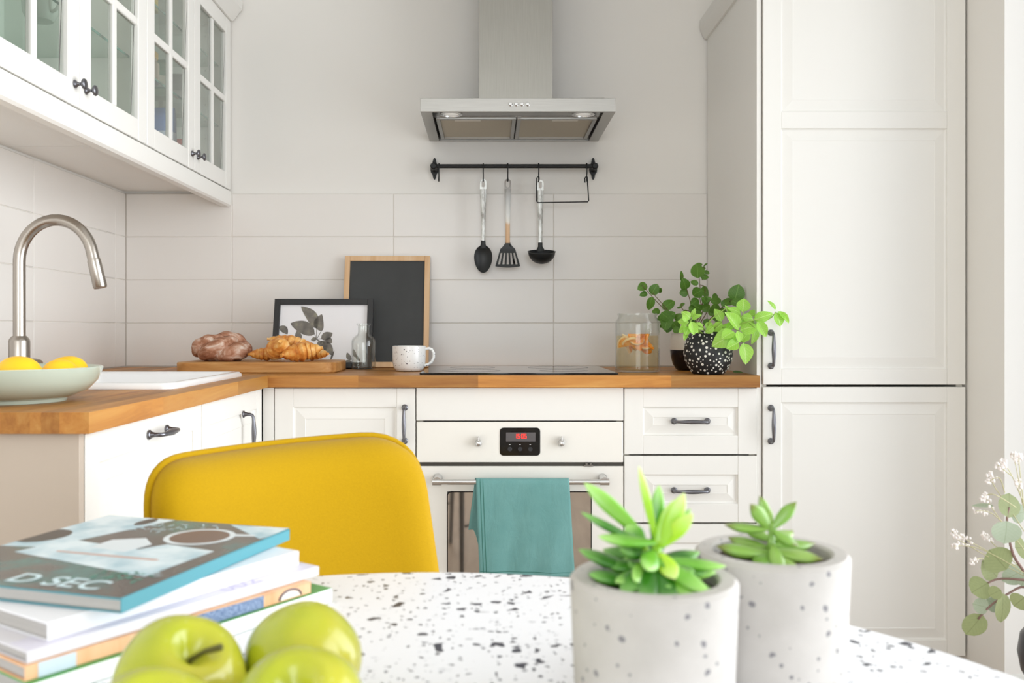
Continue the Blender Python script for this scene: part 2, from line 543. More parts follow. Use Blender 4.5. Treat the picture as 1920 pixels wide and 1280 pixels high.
for ch in '15:05':
    if ch == ':':
        mb.box(x, x + .0012, -.0024, -.0018, .5495, .5507); mb.box(x, x + .0012, -.0024, -.0018, .5545, .5557); x += .003
    else:
        digit(mb, ch, x, .5465, .0062, .0125); x += .0085
mb.obj('clock_digits', M_led, cp)
R90 = Matrix.Rotation(PI / 2, 3, 'X')
for bx in (.272, .3015, .331):
    MB().lathe([(.0066, 0), (.0066, .003), (.0055, .004)], 18, (bx, -.0012, .515), R90).obj('button', Mat('button_grey', '#2c2c2f', .25), cp, smooth=40)
    MB().box(bx - .002, bx + .002, -.002, -.0012, .5275, .529).obj('button_mark', M_paper, cp)
for kx in (.181, .421):
    MB().lathe([(.0105, 0), (.0105, .002), (.0088, .004), (.008, .018), (.0066, .021), (.0045, .022)], 22, (kx, 0, .5325), R90).obj('oven_knob', M_chrome, cp, smooth=40)
    MB().box(kx - .0014, kx + .0014, -.019, -.002, .538, .5525).obj('knob_pointer', M_chrome, cp, bev=.0008)
MB().box(.003, OW - .003, .004, .02, .466, .4765).obj('vent_slot', M_darkmetal, ov)
mb = MB().box(.487, .513, -.004, .01, .4655, .470); mb.box(.491, .497, -.003, .008, .470, .475); mb.box(.503, .509, -.003, .008, .470, .475)
mb.obj('door_catch', Mat('catch_grey', '#77726c', .4, metal=.7), ov)
# door: a frame around the window glass
wx0, wx1, wz0, wz1 = .091, .508, .055, .392
dm = MB()
dm.box(.002, wx0, 0, .02, 0, .4655); dm.box(wx1, OW - .002, 0, .02, 0, .4655); dm.box(wx0, wx1, 0, .02, wz1, .4655); dm.box(wx0, wx1, 0, .02, 0, wz0)
od = dm.obj('oven_door', M_ovenwhite, ov)
MB().prism(rrect(wx0 - .001, wx1 + .001, wz0 - .001, wz1 + .001, .012), -.0006, .016).obj('window_surround', M_blackgloss, od)
MB().prism(rrect(wx0 + .002, wx1 - .002, wz0 + .002, wz1 - .002, .010), -.0012, .004).obj('oven_window', M_ovenglass, od)
HZ = .4275
MB().tube([(.054, -.046, HZ), (.548, -.046, HZ)], .0078, 16).obj('handle_bar', M_chrome, od, smooth=50)
for hx in (.064, .540):
    mb = MB().lathe([(.0135, 0), (.0135, .003), (.0105, .006), (.0105, .05)], 18, (hx, 0, HZ + .004), R90)
    mb.tube([(hx - .013, -.046, HZ), (hx + .013, -.046, HZ)], .0105, 18)
    mb.obj('handle_post', M_chrome, od, smooth=45)

# corner base cabinet of the back run
r = thing('corner_cabinet', 'cream base cabinet with one framed door beside the oven, below the bread board', 'cabinet', (-.622, FY, 0))
carcass(r, 0.001, .409, .08, WB - .001, .575); plinth(r, -.03, .409)
front('door', r, 0, .410, .085, .862, handle=('v', .378, .757))
MB().box(-.0325, -.0008, .0005, .02, .085, .862).obj('filler_strip', M_cab, r)

# left run: dishwasher front, sink cabinet, end panel
r = thing('dishwasher', 'integrated dishwasher behind a white framed front, horizontal handle, nearest end of left run', 'dishwasher', (FXL, 1.470, 0), PI / 2)
MB().box(.004, .505, .0205, .57, .085, .855).obj('tub', M_carc, r); plinth(r, .001, .595)
front('door', r, 0, .597, .085, .862, handle=('h', .322, .828))
r = thing('sink_cabinet', 'white sink base cabinet with one framed door and vertical handle, in the corner', 'cabinet', (FXL, 2.069, 0), PI / 2)
carcass(r, .001, .55, .08, .72, .57); plinth(r, .001, .55)
front('door', r, 0, .545, .085, .862, handle=('v', .345, .757), stile=.054)
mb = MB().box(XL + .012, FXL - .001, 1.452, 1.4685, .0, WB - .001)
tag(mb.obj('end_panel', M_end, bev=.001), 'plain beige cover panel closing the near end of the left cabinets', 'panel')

# ------------------------------------------------------------------ worktops of joined staves
def worktop(name, label, x0, x1, y0, y1, along, mat, hole=None):
    root = thing(name, label, 'worktop', (x0, y0, WB))
    w = (y1 - y0) if along == 'x' else (x1 - x0)
    L = (x1 - x0) if along == 'x' else (y1 - y0)
    rows = int(round(w / .047)); sw = w / rows
    for i in range(rows):
        a, b = i * sw, (i + 1) * sw
        cuts = [0.0]
        p = random.uniform(.12, .55)
        while p < L - .12:
            cuts.append(p); p += random.uniform(.28, .7)
        cuts.append(L)
        segs = list(zip(cuts[:-1], cuts[1:]))
        if hole:
            hx0, hx1, hy0, hy1 = [h - o for h, o in zip(hole, (x0, x0, y0, y0))]
            out = []
            for s0, s1 in segs:
                if b <= hx0 or a >= hx1:
                    out.append((a, b, s0, s1)); continue
                if a < hx0: out.append((a, hx0, s0, s1))
                if b > hx1: out.append((hx1, b, s0, s1))
                aa, bb = max(a, hx0), min(b, hx1)
                if s0 < hy0: out.append((aa, bb, s0, min(s1, hy0)))
                if s1 > hy1: out.append((aa, bb, max(s0, hy1), s1))
            for q in out:
                MB().box(q[0], q[1], q[2], q[3], 0, WZ - WB).obj('stave', mat, root)
        else:
            for s0, s1 in segs:
                if along == 'x': MB().box(s0, s1, a, b, 0, WZ - WB).obj('stave', mat, root)
                else: MB().box(a, b, s0, s1, 0, WZ - WB).obj('stave', mat, root)
    return root
WFY, WFX = 2.597, -.634
SINK = (-1.215, -.690, 1.985, 2.555)
worktop('oak_worktop', 'oiled oak worktop running along the back wall under hob and jar', WFX, .776, WFY, YB - .002, 'x', M_oakx)
worktop('oak_worktop', 'oiled oak worktop along the left wall, around the sink, end grain towards the viewer', XL + .009, WFX, 1.437, YB - .002, 'y', M_oaky,
        (SINK[0] + .02, SINK[1] - .02, SINK[2] + .02, SINK[3] - .02))

# ceramic sink
def rring(x0, x1, y0, y1, r, z): return [(p[0], p[1], z) for p in rrect(x0, x1, y0, y1, r, 6)]
sx0, sx1, sy0, sy1 = SINK
loops = [rring(sx0, sx1, sy0, sy1, .03, WZ + .0005), rring(sx0, sx1, sy0, sy1, .03, WZ + .008), rring(sx0 + .006, sx1 - .006, sy0 + .006, sy1 - .006, .026, WZ + .014),
         rring(sx0 + .012, sx1 - .012, sy0 + .012, sy1 - .012, .022, WZ + .0145), rring(sx0 + .105, sx1 - .026, sy0 + .026, sy1 - .026, .03, WZ + .013), rring(sx0 + .112, sx1 - .032, sy0 + .032, sy1 - .032, .03, WZ + .004),
         rring(sx0 + .125, sx1 - .045, sy0 + .045, sy1 - .045, .05, WZ - .16), rring(sx0 + .2, sx1 - .14, sy0 + .14, sy1 - .14, .06, WZ - .172)]
vs = [p for l in loops for p in l]; n = len(loops[0]); fs = []
for i in range(len(loops) - 1):
    for k in range(n):
        k2 = (k + 1) % n; fs.append((i * n + k, i * n + k2, (i + 1) * n + k2, (i + 1) * n + k))
fs.append(tuple((len(loops) - 1) * n + k for k in range(n)))
r = thing('ceramic_sink', 'white ceramic inset sink let into the left oak worktop', 'sink', (0, 0, 0))
MB().add(vs, fs).obj('basin', M_white, r, smooth=60)
MB().lathe([(.04, 0), (.04, .003), (.03, .004), (.028, .002)], 24, (-.93, 2.27, WZ - .1715)).obj('drain', M_nickel, r, smooth=40)

# faucet
FX, FYY, FZ = -1.158, 2.235, WZ + .0146
r = thing('kitchen_faucet', 'tall brushed nickel gooseneck faucet at the back of the sink', 'faucet', (FX, FYY, FZ))
MB().lathe([(.026, 0), (.026, .003), (.0245, .004), (.0245, .088), (.0225, .094), (.0165, .101), (.0145, .101)], 28).obj('base', M_nickel, r, smooth=35)
pts = [(0, 0, .09), (0, 0, .2), (0, 0, .285)]
ar = .091
for k in range(1, 19):
    a = PI - (PI * 1.0) * k / 18 * .945
    pts.append((ar + ar * math.cos(a), 0, .285 + ar * math.sin(a) * 1.12))
e = Vector(pts[-1]); d = (e - Vector(pts[-2])).normalized()
pts.append(tuple(e + d * .012))
MB().tube(pts, .0145, 18).obj('spout', M_nickel, r, smooth=60)
p0 = e + d * .012
MB().tube([p0, p0 + d * .004, p0 + d * .0041, p0 + d * .070, p0 + d * .073], [.0150, .0152, .0162, .0168, .0150], 20).obj('spray_head', M_nickel, r, smooth=40)
mb = MB().tube([(.015, -.006, .030), (.045, -.012, .030), (.058, -.0145, .030)], [.0165, .0165, .013], 18)
mb.obj('valve', M_nickel, r, smooth=45)
MB().tube([(.050, -.012, .032), (.075, -.012, .022), (.125, -.010, .024)], [.006, .005, .0045], 12).obj('lever', M_nickel, r, smooth=60)

# ------------------------------------------------------------------ tall cabinet (fridge housing)
PX, PW = .776, .606
r = thing('tall_cabinet', 'tall cream cabinet with framed doors reaching past the picture top', 'cabinet', (PX, FY, 0))
MB().box(0, .0135, .006, YB - FY - .0015, .0, 2.13).obj('side_panel', M_cab, r, bev=.001)
carcass(r, .0142, PW - .003, .08, 2.12, .58); plinth(r, .0142, PW - .003)
front('door', r, .0155, PW - .002, .870, 2.115, handle=('v', .039, .9735), mids=((1.612, 1.661),), stile=.053, rail=.045)
front('door', r, .0155, PW - .002, .085, .866, handle=('v', .039, .756), stile=.053, rail=.045)
prof = [(0, 2.062), (.008, 2.062), (.014, 2.07), (.024, 2.094), (.026, 2.10), (.026, 2.13), (0, 2.13)]
mb = MB().prism([(-a, b) for a, b in prof], -.026, YB - FY - .0015, 'y')
mb.obj('crown_moulding', M_cab, r, smooth=40)
MB().prism([(-a - .0002, b + .0585) for a, b in prof], -.026, PW, 'x').obj('crown_moulding', M_cab, r, smooth=40)

# ------------------------------------------------------------------ glazed wall cabinets on the left
UX, UZ0, UZ1 = -.918, 1.525, 2.125
DEP = UX - (XL + .001)
def wall_cabinet(label, y0, w, shelves):
    r = thing('wall_cabinet', label, 'cabinet', (UX, y0, 0), PI / 2)
    carcass(r, .001, w - .001, UZ0, UZ1, DEP, M_inside)
    # thin white outer skins: bottom seen from below
    MB().box(.001, w - .001, .0215, DEP, UZ0 - .003, UZ0 - .0002).obj('bottom_panel', M_cab, r)
    for z in shelves:
        s = MB().box(.020, w - .020, .040, DEP - .01, z, z + .006).obj('glass_shelf', M_shelf, r)
        MB().box(.020, w - .020, .0385, .0398, z, z + .006).obj('shelf_edge', M_shelfedge, s)
    mb = MB()
    for xx in (.0186, w - .0186):
        for yy in (.085, DEP - .07):
            for k in range(9):
                mb.prism([(yy + .0026 * math.cos(a), UZ0 + .06 + k * .06 + .0026 * math.sin(a)) for a in [PI * j / 4 for j in range(8)]], xx - .0004, xx + .0004, 'x')
    mb.obj('peg_holes', M_darkmetal, r)
    for k in range(2):
        x0 = k * w / 2 + .0015; x1 = (k + 1) * w / 2 - .0015
        z0, z1 = UZ0 + .001, UZ1 - .001
        st = .056; t = .02
        mb = MB()
        mb.box(x0, x0 + st, 0, t, z0, z1); mb.box(x1 - st, x1, 0, t, z0, z1)
        mb.box(x0 + st, x1 - st, .0006, t, z0, z0 + st); mb.box(x0 + st, x1 - st, .0006, t, z1 - st, z1)
        d = mb.obj('door', M_cab, r, bev=.0025)
        xm, zm = (x0 + x1) / 2, (z0 + z1) / 2 + .012
        MB().box(xm - .011, xm + .011, .003, .018, z0 + st, z1 - st).obj('glazing_bar', M_cab, d, bev=.003)
        MB().box(x0 + st, x1 - st, .0034, .0176, zm - .011, zm + .011).obj('glazing_bar', M_cab, d, bev=.003)
        for a, b in ((x0 + st, xm - .011), (xm + .011, x1 - st)):
            for c, e in ((z0 + st, zm - .011), (zm + .011, z1 - st)):
                MB().box(a, b, .010, .013, c, e).obj('pane', M_glass, d)
        kx = (x1 - .026) if k == 0 else (x0 + .026)
        link('knob', KNOB, None, d, (kx, 0, z0 + .048))
    return r
Y1, Y2 = 1.640, 2.432
wall_cabinet('white glazed wall cabinet nearest the viewer, holding pale crockery', Y1, Y2 - Y1, (1.752,))
wall_cabinet('white glazed wall cabinet at the back wall, holding colourful packets and jars', Y2 + .001, YB - .002 - Y2 - .001, (1.745, 1.958))
mb = MB().prism([(UX - .030, 1.4665), (UX - .006, 1.4665), (UX + .001, 1.472), (UX + .003, 1.480), (UX + .003, 1.510), (UX + .001, 1.5205), (UX - .030, 1.5205)], Y1, YB - .003, 'y')
tag(mb.obj('light_rail', M_cab, smooth=30), 'white pelmet strip under the glazed wall cabinets', 'trim')
mb = MB().prism([(UX - .02, UZ1 + .001), (UX + .006, UZ1 + .001), (UX + .014, UZ1 + .008), (UX + .030, UZ1 + .03), (UX + .040, UZ1 + .042), (UX + .042, UZ1 + .07), (UX - .02, UZ1 + .07)], Y1, YB - .003, 'y')
tag(mb.obj('crown_moulding', M_cab, smooth=30), 'white crown moulding on top of the glazed wall cabinets', 'trim')

# crockery and groceries behind the glass
M_china = Mat('pale_china', '#eef0ec', .2)
def bowl_prof(rt, rb, h, t=.004):
    out = [(rb * .0, 0)] if False else []
    out = [(rb, 0), (rb * 1.02, .004)]
    for k in range(1, 8):
        u = k / 7; out.append((rb + (rt - rb) * math.sin(u * PI / 2), .004 + (h - .004) * (1 - math.cos(u * PI / 2)) ** .9))
    out.append((rt - t, h))
    for k in range(6, -1, -1):
        u = k / 7; out.append((max(rb + (rt - rb) * math.sin(u * PI / 2) - t, .004), .004 + t + (h - .004) * (1 - math.cos(u * PI / 2)) ** .9))
    return out
def bowl(label, x, y, z, rt, rb, h, mat, group=None, flip=False):
    mb = MB().lathe(bowl_prof(rt, rb, h), 36)
    o = mb.obj('bowl', mat, smooth=50, loc=(x, y, z + (h if flip else 0)), rot=(PI if flip else 0, 0, 0))
    return tag(o, label, 'bowl', group)
zs = UZ0 + .0185
bowl('white china bowl on the floor of the near glazed cabinet', -1.09, 1.86, zs, .085, .04, .06, M_china)
bowl('wide white bowl upside down on the glass shelf of the near cabinet', -1.10, 1.88, 1.7585, .10, .05, .08, M_china, flip=True)
def cup(label, x, y, z, R, h, mat, name='cup', rot=0, cat='cup'):
    r = thing(name, label, cat, (x, y, z), rot)
    MB().lathe([(R * .72, 0), (R * .78, .003), (R * .95, h * .25), (R, h * .55), (R, h), (R - .004, h), (R - .004, h * .5), (R * .7, .006)], 30).obj('body', mat, r, smooth=50)
    pts = [(R - .003, 0, h * .82)] + [(R + .022 * math.sin(a), 0, h * .53 + h * .29 * math.cos(a)) for a in [PI * k / 8 for k in range(1, 8)]] + [(R - .003, 0, h * .24)]
    MB().tube(pts, .004, 8).obj('handle', mat, r, smooth=60)
    return r
M_greycup = Mat('grey_china', '#a4a8a4', .3)
cup('pale grey cup at the back of the near glazed cabinet', -1.13, 2.20, zs, .042, .08, M_greycup, rot=-1.2)
cup('white cup on the glass shelf, behind the second glazed door', -1.06, 2.14, 1.7585, .04, .07, M_china, rot=-.4)
def lidded_jar(name, label, x, y, z, R, h, mat, lid, cat='jar'):
    r = thing(name, label, cat, (x, y, z))
    MB().lathe([(R * .9, 0), (R, .004), (R, h * .8), (R * .86, h * .9), (R * .86, h)], 26).obj('body', mat, r, smooth=40)
    MB().lathe([(R * .92, h), (R * .94, h + .002), (R * .94, h + .016), (R * .88, h + .019)], 26).obj('lid', lid, r, smooth=40)
    return r
lidded_jar('storage_jar', 'jar with a broad yellow lid, behind the third glazed door', -1.02, 2.66, 1.7515, .05, .075, Mat('jar_beige', '#c9bfae', .4), Mat('lid_yellow', '#e8c24e', .4))
lidded_jar('storage_jar', 'slim jar with a red lid, behind the glazed door at the wall', -1.04, 3.08, zs, .032, .11, Mat('jar_pasta', '#d5c29f', .35), Mat('lid_red', '#c8403a', .4))
cup('small white cup standing low behind the third glazed door', -1.05, 2.63, zs, .032, .055, M_china, rot=2.4)
def packet(label, x, y, z, w, d, h, mat, band, cat='packet', crimp=True):
    r = thing('packet', label, cat, (x, y, z), random.uniform(-.15, .15))
    def P(u, vv):
        a = 2 * PI * u
        k = 1 - .75 * max(0, (vv - .82) / .18) if crimp else 1
        c, s = math.cos(a), math.sin(a)
        rr = 1 / (abs(c) ** 4 + abs(s) ** 4) ** .25
        return (w / 2 * c * rr, d / 2 * s * rr * k, h * vv)
    MB().grid(P, 24, 12).add([(w / 2 * c, d / 2 * s, 0.0005) for c, s in ((-.95, -.95), (.95, -.95), (.95, .95), (-.95, .95))], [(0, 1, 2, 3)]).obj('bag', mat, r, smooth=60)
    def Q(u, vv):
        p = P(u, .25 + .3 * vv); return (p[0] * 1.012, p[1] * 1.02, p[2])
    MB().grid(Q, 24, 4).obj('printed_band', band, r, smooth=60)
    return r
packet('blue bag of groceries low behind the third glazed door', -1.03, 2.80, zs, .12, .07, .17, Mat('bag_blue', '#5f86c4', .4), Mat('bag_white', '#c9d4e6', .4))
packet('yellow packet on the upper glass shelf behind the third glazed door', -1.02, 2.66, 1.9645, .09, .05, .14, Mat('bag_yellow', '#e6cf5a', .4), Mat('bag_orange', '#dd9a3e', .4))
packet('green packet on the lower glass shelf, beside the yellow-lidded jar', -1.05, 2.83, 1.7515, .10, .06, .12, Mat('bag_green', '#7ba08a', .4), Mat('bag_cream', '#c8c9b8', .4))
packet('grey paper packet on the lower glass shelf by the back wall', -1.06, 3.06, 1.7515, .10, .07, .14, Mat('bag_grey', '#8c8f8c', .5), Mat('bag_grey2', '#a8aaa6', .5))

# ------------------------------------------------------------------ range hood
HX0, HX1, HY0, HZ0, HZ1 = -.2115, .3885, 2.787, 1.700, 1.7415
hw, hd = HX1 - HX0, YB - .002 - HY0
r = thing('range_hood', 'brushed steel chimney range hood on the wall above the hob', 'range hood', (HX0, HY0, HZ0))
mb = MB()
hh = HZ1 - HZ0
mb.box(0, hw, 0, .002, 0, hh); mb.box(0, .034, .002, hd, 0, hh); mb.box(hw - .034, hw, .002, hd, 0, hh)
mb.box(.034, hw - .034, hd - .006, hd, 0, hh); mb.box(.034, hw - .034, .002, hd - .006, hh - .002, hh)
mb.box(.034, hw - .034, .002, .012, 0, .004)
mb.obj('canopy', M_steel, r, bev=.0008)
MB().box(.178, .418, .165, hd, hh, ZC - HZ0 - .002).obj('chimney', M_steelv, r, bev=.001)
MB().box(.036, hw - .036, .014, hd - .008, .022, .026).obj('inner_plate', M_darkmetal, r)
MB().box(.036, hw - .036, .014, .118, .010, .014).obj('lamp_panel', Mat('mirror_steel', '#908d89', .12, metal=1.0), r)
M_lamp = Mat('lamp_glass', '#f0f0ec', .2); M_lamp.b.inputs['Emission Color'].default_value = (1, 1, .96, 1); M_lamp.b.inputs['Emission Strength'].default_value = .15
for lx in (.092, hw - .092):
    l = MB().lathe([(.036, 0), (.036, -.004), (.028, -.005), (.027, -.002)], 28, (lx, .066, .010)).obj('lamp', M_chrome, r, smooth=40)
    MB().lathe([(.026, -.0015), (.020, -.0035), (.002, -.0045)], 24, (lx, .066, .010)).obj('lamp_glass', M_lamp, l, smooth=60)
for k in range(2):
    fx0 = .040 + k * (hw - .08) / 2 + .002; fx1 = fx0 + (hw - .08) / 2 - .004
    f = MB().box(fx0 + .012, fx1 - .012, .132, hd - .022, .010, .014).obj('grease_filter', M_filter, r)
    mb = MB().box(fx0, fx0 + .012, .12, hd - .010, .004, .014); mb.box(fx1 - .012, fx1, .12, hd - .010, .004, .014)
    mb.box(fx0 + .012, fx1 - .012, .12, .132, .004, .014); mb.box(fx0 + .012, fx1 - .012, hd - .022, hd - .010, .004, .014)
    mb.obj('filter_frame', M_steel, f, bev=.001)
    c = fx0 + (.10 if k == 0 else (fx1 - fx0) - .10)
    MB().box(c - .042, c + .042, .134, .160, .007, .0098).obj('filter_latch', Mat('latch_pale', '#d8d3c8', .5), f, bev=.001)
for k in range(4):
    bx = .277 + k * .0177
    MB().lathe([(.0066, 0), (.0066, .002), (.0054, .003), (.0054, .006), (.0045, .007)], 18, (bx, 0, .0225), R90).obj('button', M_chrome, r, smooth=40)

# ------------------------------------------------------------------ hanging rail, hooks, utensils
RY, RZ = 3.172, 1.602
RX0, RX1 = -.196, .372
r = thing('hanging_rail', 'black iron hanging rail on the wall below the hood', 'rail', (0, RY, RZ))
MB().tube([(RX0, 0, 0), (RX1, 0, 0)], .0073, 16).obj('rod', M_black, r, smooth=50)
for bx, sgn in ((RX0 + .002, 1), (RX1 - .002, -1)):
    b = MB()
    outl = []
    for k in range(40):
        a = 2 * PI * k / 40
        R_ = .019 + .0035 * math.cos(4 * a) * (1 if abs(math.sin(a)) > .5 else .2)
        outl.append((bx + R_ * .72 * math.cos(a), R_ * 1.75 * math.sin(a)))
    b.prism(outl, YB - RY - .004, YB - RY - .0005, 'y')
    br = b.obj('bracket', M_black, r, bev=.001)
    c = MB().lathe([(.013, 0), (.0125, .006), (.0095, .012), (.009, .045), (.0115, .048), (.0115, .056), (.008, .060)], 18, (bx, YB - RY - .004, 0), R90)
    c.obj('bracket_arm', M_black, br, smooth=40)
    for zz in (.023, -.023):
        MB().lathe([(.0035, 0), (.003, .0018), (.001, .0025)], 10, (bx, YB - RY - .004, zz), R90).obj('screw', M_black, br, smooth=50)
def hook2(px, label):
    """S hook: upper loop over the rod, lower loop opening towards the room"""
    X = (px - CX) * RY / FPX
    R_ = .0098
    pts = [(0, R_ * math.cos(a), R_ * math.sin(a)) for a in [-.6 + (PI + .6) * k / 12 for k in range(13)]]
    pts += [(0, -R_, -.012), (0, -.0085, -.022), (0, -.003, -.034), (0, -.001, -.042)]
    r2 = .0085
    pts += [(0, -.001 - r2 + r2 * math.cos(a), -.046 - r2 * math.sin(a)) for a in [PI * k / 9 for k in range(10)]]
    pts += [(0, -.001 - 2 * r2, -.040)]
    o = MB().tube(pts, .0021, 8).obj('s_hook', M_black, smooth=60, loc=(X, RY, RZ))
    return tag(o, label, 'hook', 'black hooks on the rail')
hook2(823, 'black hook hanging empty beside the left end of the rail')
hook2(906, 'black hook carrying the serving spoon')
hook2(952, 'black hook carrying the slotted turner')
hook2(1010, 'black hook carrying the ladle')
hook2(1100, 'black hook at the right end of the rail, carrying the wire frame only')
UY = 3.162        # plane the utensils hang in (lower loop of the hooks)
UZT = RZ - .046 - .0065
M_handle = Mat('worn_handle', '#d4d4cf', .3)
v = M_handle.coords(scale=(30, 30, 9)); f = M_handle.noise(v, 2.2, 4, .6)
M_handle.col(M_handle.ramp(f, [(.35, '#8f8b85'), (.5, '#cfd0cc'), (.7, '#e9eae7')])); M_handle.b.inputs['Metallic'].default_value = .25
M_handle2 = Mat('worn_handle_copper', '#d4d4cf', .3)
tc = M_handle2.n('ShaderNodeTexCoord'); sp = M_handle2.n('ShaderNodeSeparateXYZ'); M_handle2.l(tc.outputs['Object'], sp.inputs[0])
nz = M_handle2.noise(M_handle2.coords(scale=(40, 40, 8)), 3, 3)
zz = M_handle2.math('ADD', M_handle2.math('MULTIPLY', sp.outputs[2], -4.2), M_handle2.math('MULTIPLY', nz, .12))
M_handle2.col(M_handle2.ramp(zz, [(.10, '#8b837c'), (.30, '#b9bab8'), (.58, '#e4e4e0'), (.66, '#e9e4da'), (.70, '#d9b48c'), (.95, '#d3aa80')]))
M_nylon = Mat('black_nylon', '#17191a', .42)
def utensil_handle(root, L, mat, w0=.0115, w1=.0075):
    """flat handle with an oblong hanging eye, hanging down from z=0"""
    mb = MB()
    n = 14
    zt = .006
    eye0, eye1 = -.004, -.026
    # eye: ring built as two cheeks and bows
    ring_o = [(w0 * math.cos(a), zt - w0 + w0 * math.sin(a)) for a in [PI * k / 10 for k in range(11)]]
    ring_i = [(w0 * .52 * math.cos(a), zt - w0 + w0 * .52 * math.sin(a)) for a in [PI * k / 10 for k in range(11)]]
    zb = -.030
    ring_o = [(w0, zb)] + ring_o + [(-w0, zb)]
    lo = [(w0 * .52 * math.cos(a), zb + .012 + w0 * .52 * math.sin(a)) for a in [0, -PI / 4, -PI / 2, -3 * PI / 4, -PI]]
    ring_i = [lo[0]] + ring_i + [lo[4]]
    th = .0035
    for yy, flip in ((-th, False), (th, True)):
        vs = [(x, yy, z) for x, z in ring_o] + [(x, yy, z) for x, z in ring_i]
        m = len(ring_o)
        fs = [(k, k + 1, m + k + 1, m + k) for k in range(m - 1)]
        base = len(vs)
        vs += [(x, yy, z) for x, z in (lo[1], lo[2], lo[3])]
        fs += [(0, m, base, base + 1), (base + 1, base + 2, m + m - 1, m - 1), (0, base + 1, m - 1)]
        mb.add(vs, fs)
    m = len(ring_o)
    vs = [(x, -th, z) for x, z in ring_o] + [(x, th, z) for x, z in ring_o]
    mb.add(vs, [(k, k + 1, m + k + 1, m + k) for k in range(m - 1)])
    inner = ring_i + [lo[3], lo[2], lo[1]]
    q = len(inner)
    vs = [(x, -th, z) for x, z in inner] + [(x, th, z) for x, z in inner]
    mb.add(vs, [(k, (k + 1) % q, q + (k + 1) % q, q + k) for k in range(q)])
    pts = [(0, 0, zb + .0005 - (L + zb) * 0 - (L - .030) * k / n) for k in range(n + 1)]
    rr = [w0 + (w1 - w0) * min(1, k / n * 1.5) for k in range(n + 1)]
    mb.tube(pts, rr, 12, flat=((0, 1, 0), .42))
    return mb.obj('handle', mat, root, smooth=45)
def outline_sheet(outline, mat, root, name, yf, th=.004):
    """thick sheet with front surface bulge yf(x,z)"""
    n = len(outline)
    cx = sum(p[0] for p in outline) / n; cz = sum(p[1] for p in outline) / n
    mb = MB(); vs = []; fs = []
    K = 7
    for side in (0, 1):
        for k in range(K):
            s = 1 - k / K
            for x, z in outline:
                X, Z = cx + (x - cx) * s, cz + (z - cz) * s
                vs.append((X, yf(s) + (th if side else 0), Z))
        vs.append((cx, yf(0) + (th if side else 0), cz))
    half = K * n + 1
    for side in (0, 1):
        o = side * half
        for k in range(K - 1):
            for j in range(n):
                j2 = (j + 1) % n
                fs.append((o + k * n + j, o + k * n + j2, o + (k + 1) * n + j2, o + (k + 1) * n + j))
        for j in range(n):
            fs.append((o + (K - 1) * n + j, o + (K - 1) * n + (j + 1) % n, o + half - 1))
    for j in range(n):
        j2 = (j + 1) % n
        fs.append((j, j2, half + j2, half + j))
    return mb.add(vs, fs).obj(name, mat, root, smooth=50)
# serving spoon
X = (906 - CX) * UY / FPX
r = thing('serving_spoon', 'black nylon serving spoon with pale handle, leftmost utensil on the rail', 'spoon', (X, UY, UZT))
utensil_handle(r, .222, M_handle)
ol = []
for k in range(40):
    a = 2 * PI * k / 40
    wv = .0315 * (1 - .16 * math.sin(a)) if False else .0315
    zc = -.273 + .048 * math.sin(a)
    ol.append((wv * math.cos(a) * (1 + .14 * math.sin(a)), zc))
outline_sheet(ol, M_nylon, r, 'bowl', lambda s: .012 * (1 - s * s) - .002)
MB().tube([(0, 0, -.208), (0, 0, -.222), (0, .0, -.236)], [.0078, .0085, .014], 12, flat=((0, 1, 0), .4)).obj('neck', M_nylon, r, smooth=60)
# slotted turner
X = (952 - CX) * UY / FPX
r = thing('slotted_turner', 'black slotted turner with copper-ended handle, middle utensil on the rail', 'turner', (X, UY, UZT))
utensil_handle(r, .218, M_handle2)
def turner():
    mb = MB(); th = .0028
    def row(z):   # half width by height
        if z > -.238: u = (z + .212) / -.026; return .0075 + (.026 - .0075) * (u ** 1.6)
        u = min(1, (z + .238) / -.066); return .026 + (.045 - .026) * u
    slots = [(-.0265 + k * .0132) for k in range(5)]
    zrows = [-.212 - .0065 * k for k in range(5)] + [-.243, -.252, -.262, -.272, -.282, -.292, -.2985]
    xcols = 11
    def yoff(z): return -.012 * max(0, (-.235 - z) / .07) ** 1.3
    for i in range(len(zrows) - 1):
        za, zb = zrows[i], zrows[i + 1]
        slotband = (-.293 < zb and za < -.250)
        edges = [-1 + 2 * k / 11 for k in range(12)]
        for k in range(11):
            if slotband and k % 2 == 1: continue
            xa0, xa1 = edges[k] * row(za) , edges[k + 1] * row(za)
            xb0, xb1 = edges[k] * row(zb), edges[k + 1] * row(zb)
            ya, yb = yoff(za), yoff(zb)
            sag = lambda x, z: (z if z > -.295 else z - .005 * (1 - (x / .045) ** 2))
            P = [(xa0, ya, sag(xa0, za)), (xa1, ya, sag(xa1, za)), (xb1, yb, sag(xb1, zb)), (xb0, yb, sag(xb0, zb))]
            vs = P + [(x, y + th, z) for x, y, z in P]
            mb.add(vs, [(0, 1, 2, 3), (7, 6, 5, 4), (0, 4, 5, 1), (1, 5, 6, 2), (2, 6, 7, 3), (3, 7, 4, 0)])
    return mb
turner().obj('blade', M_nylon, r, smooth=30)
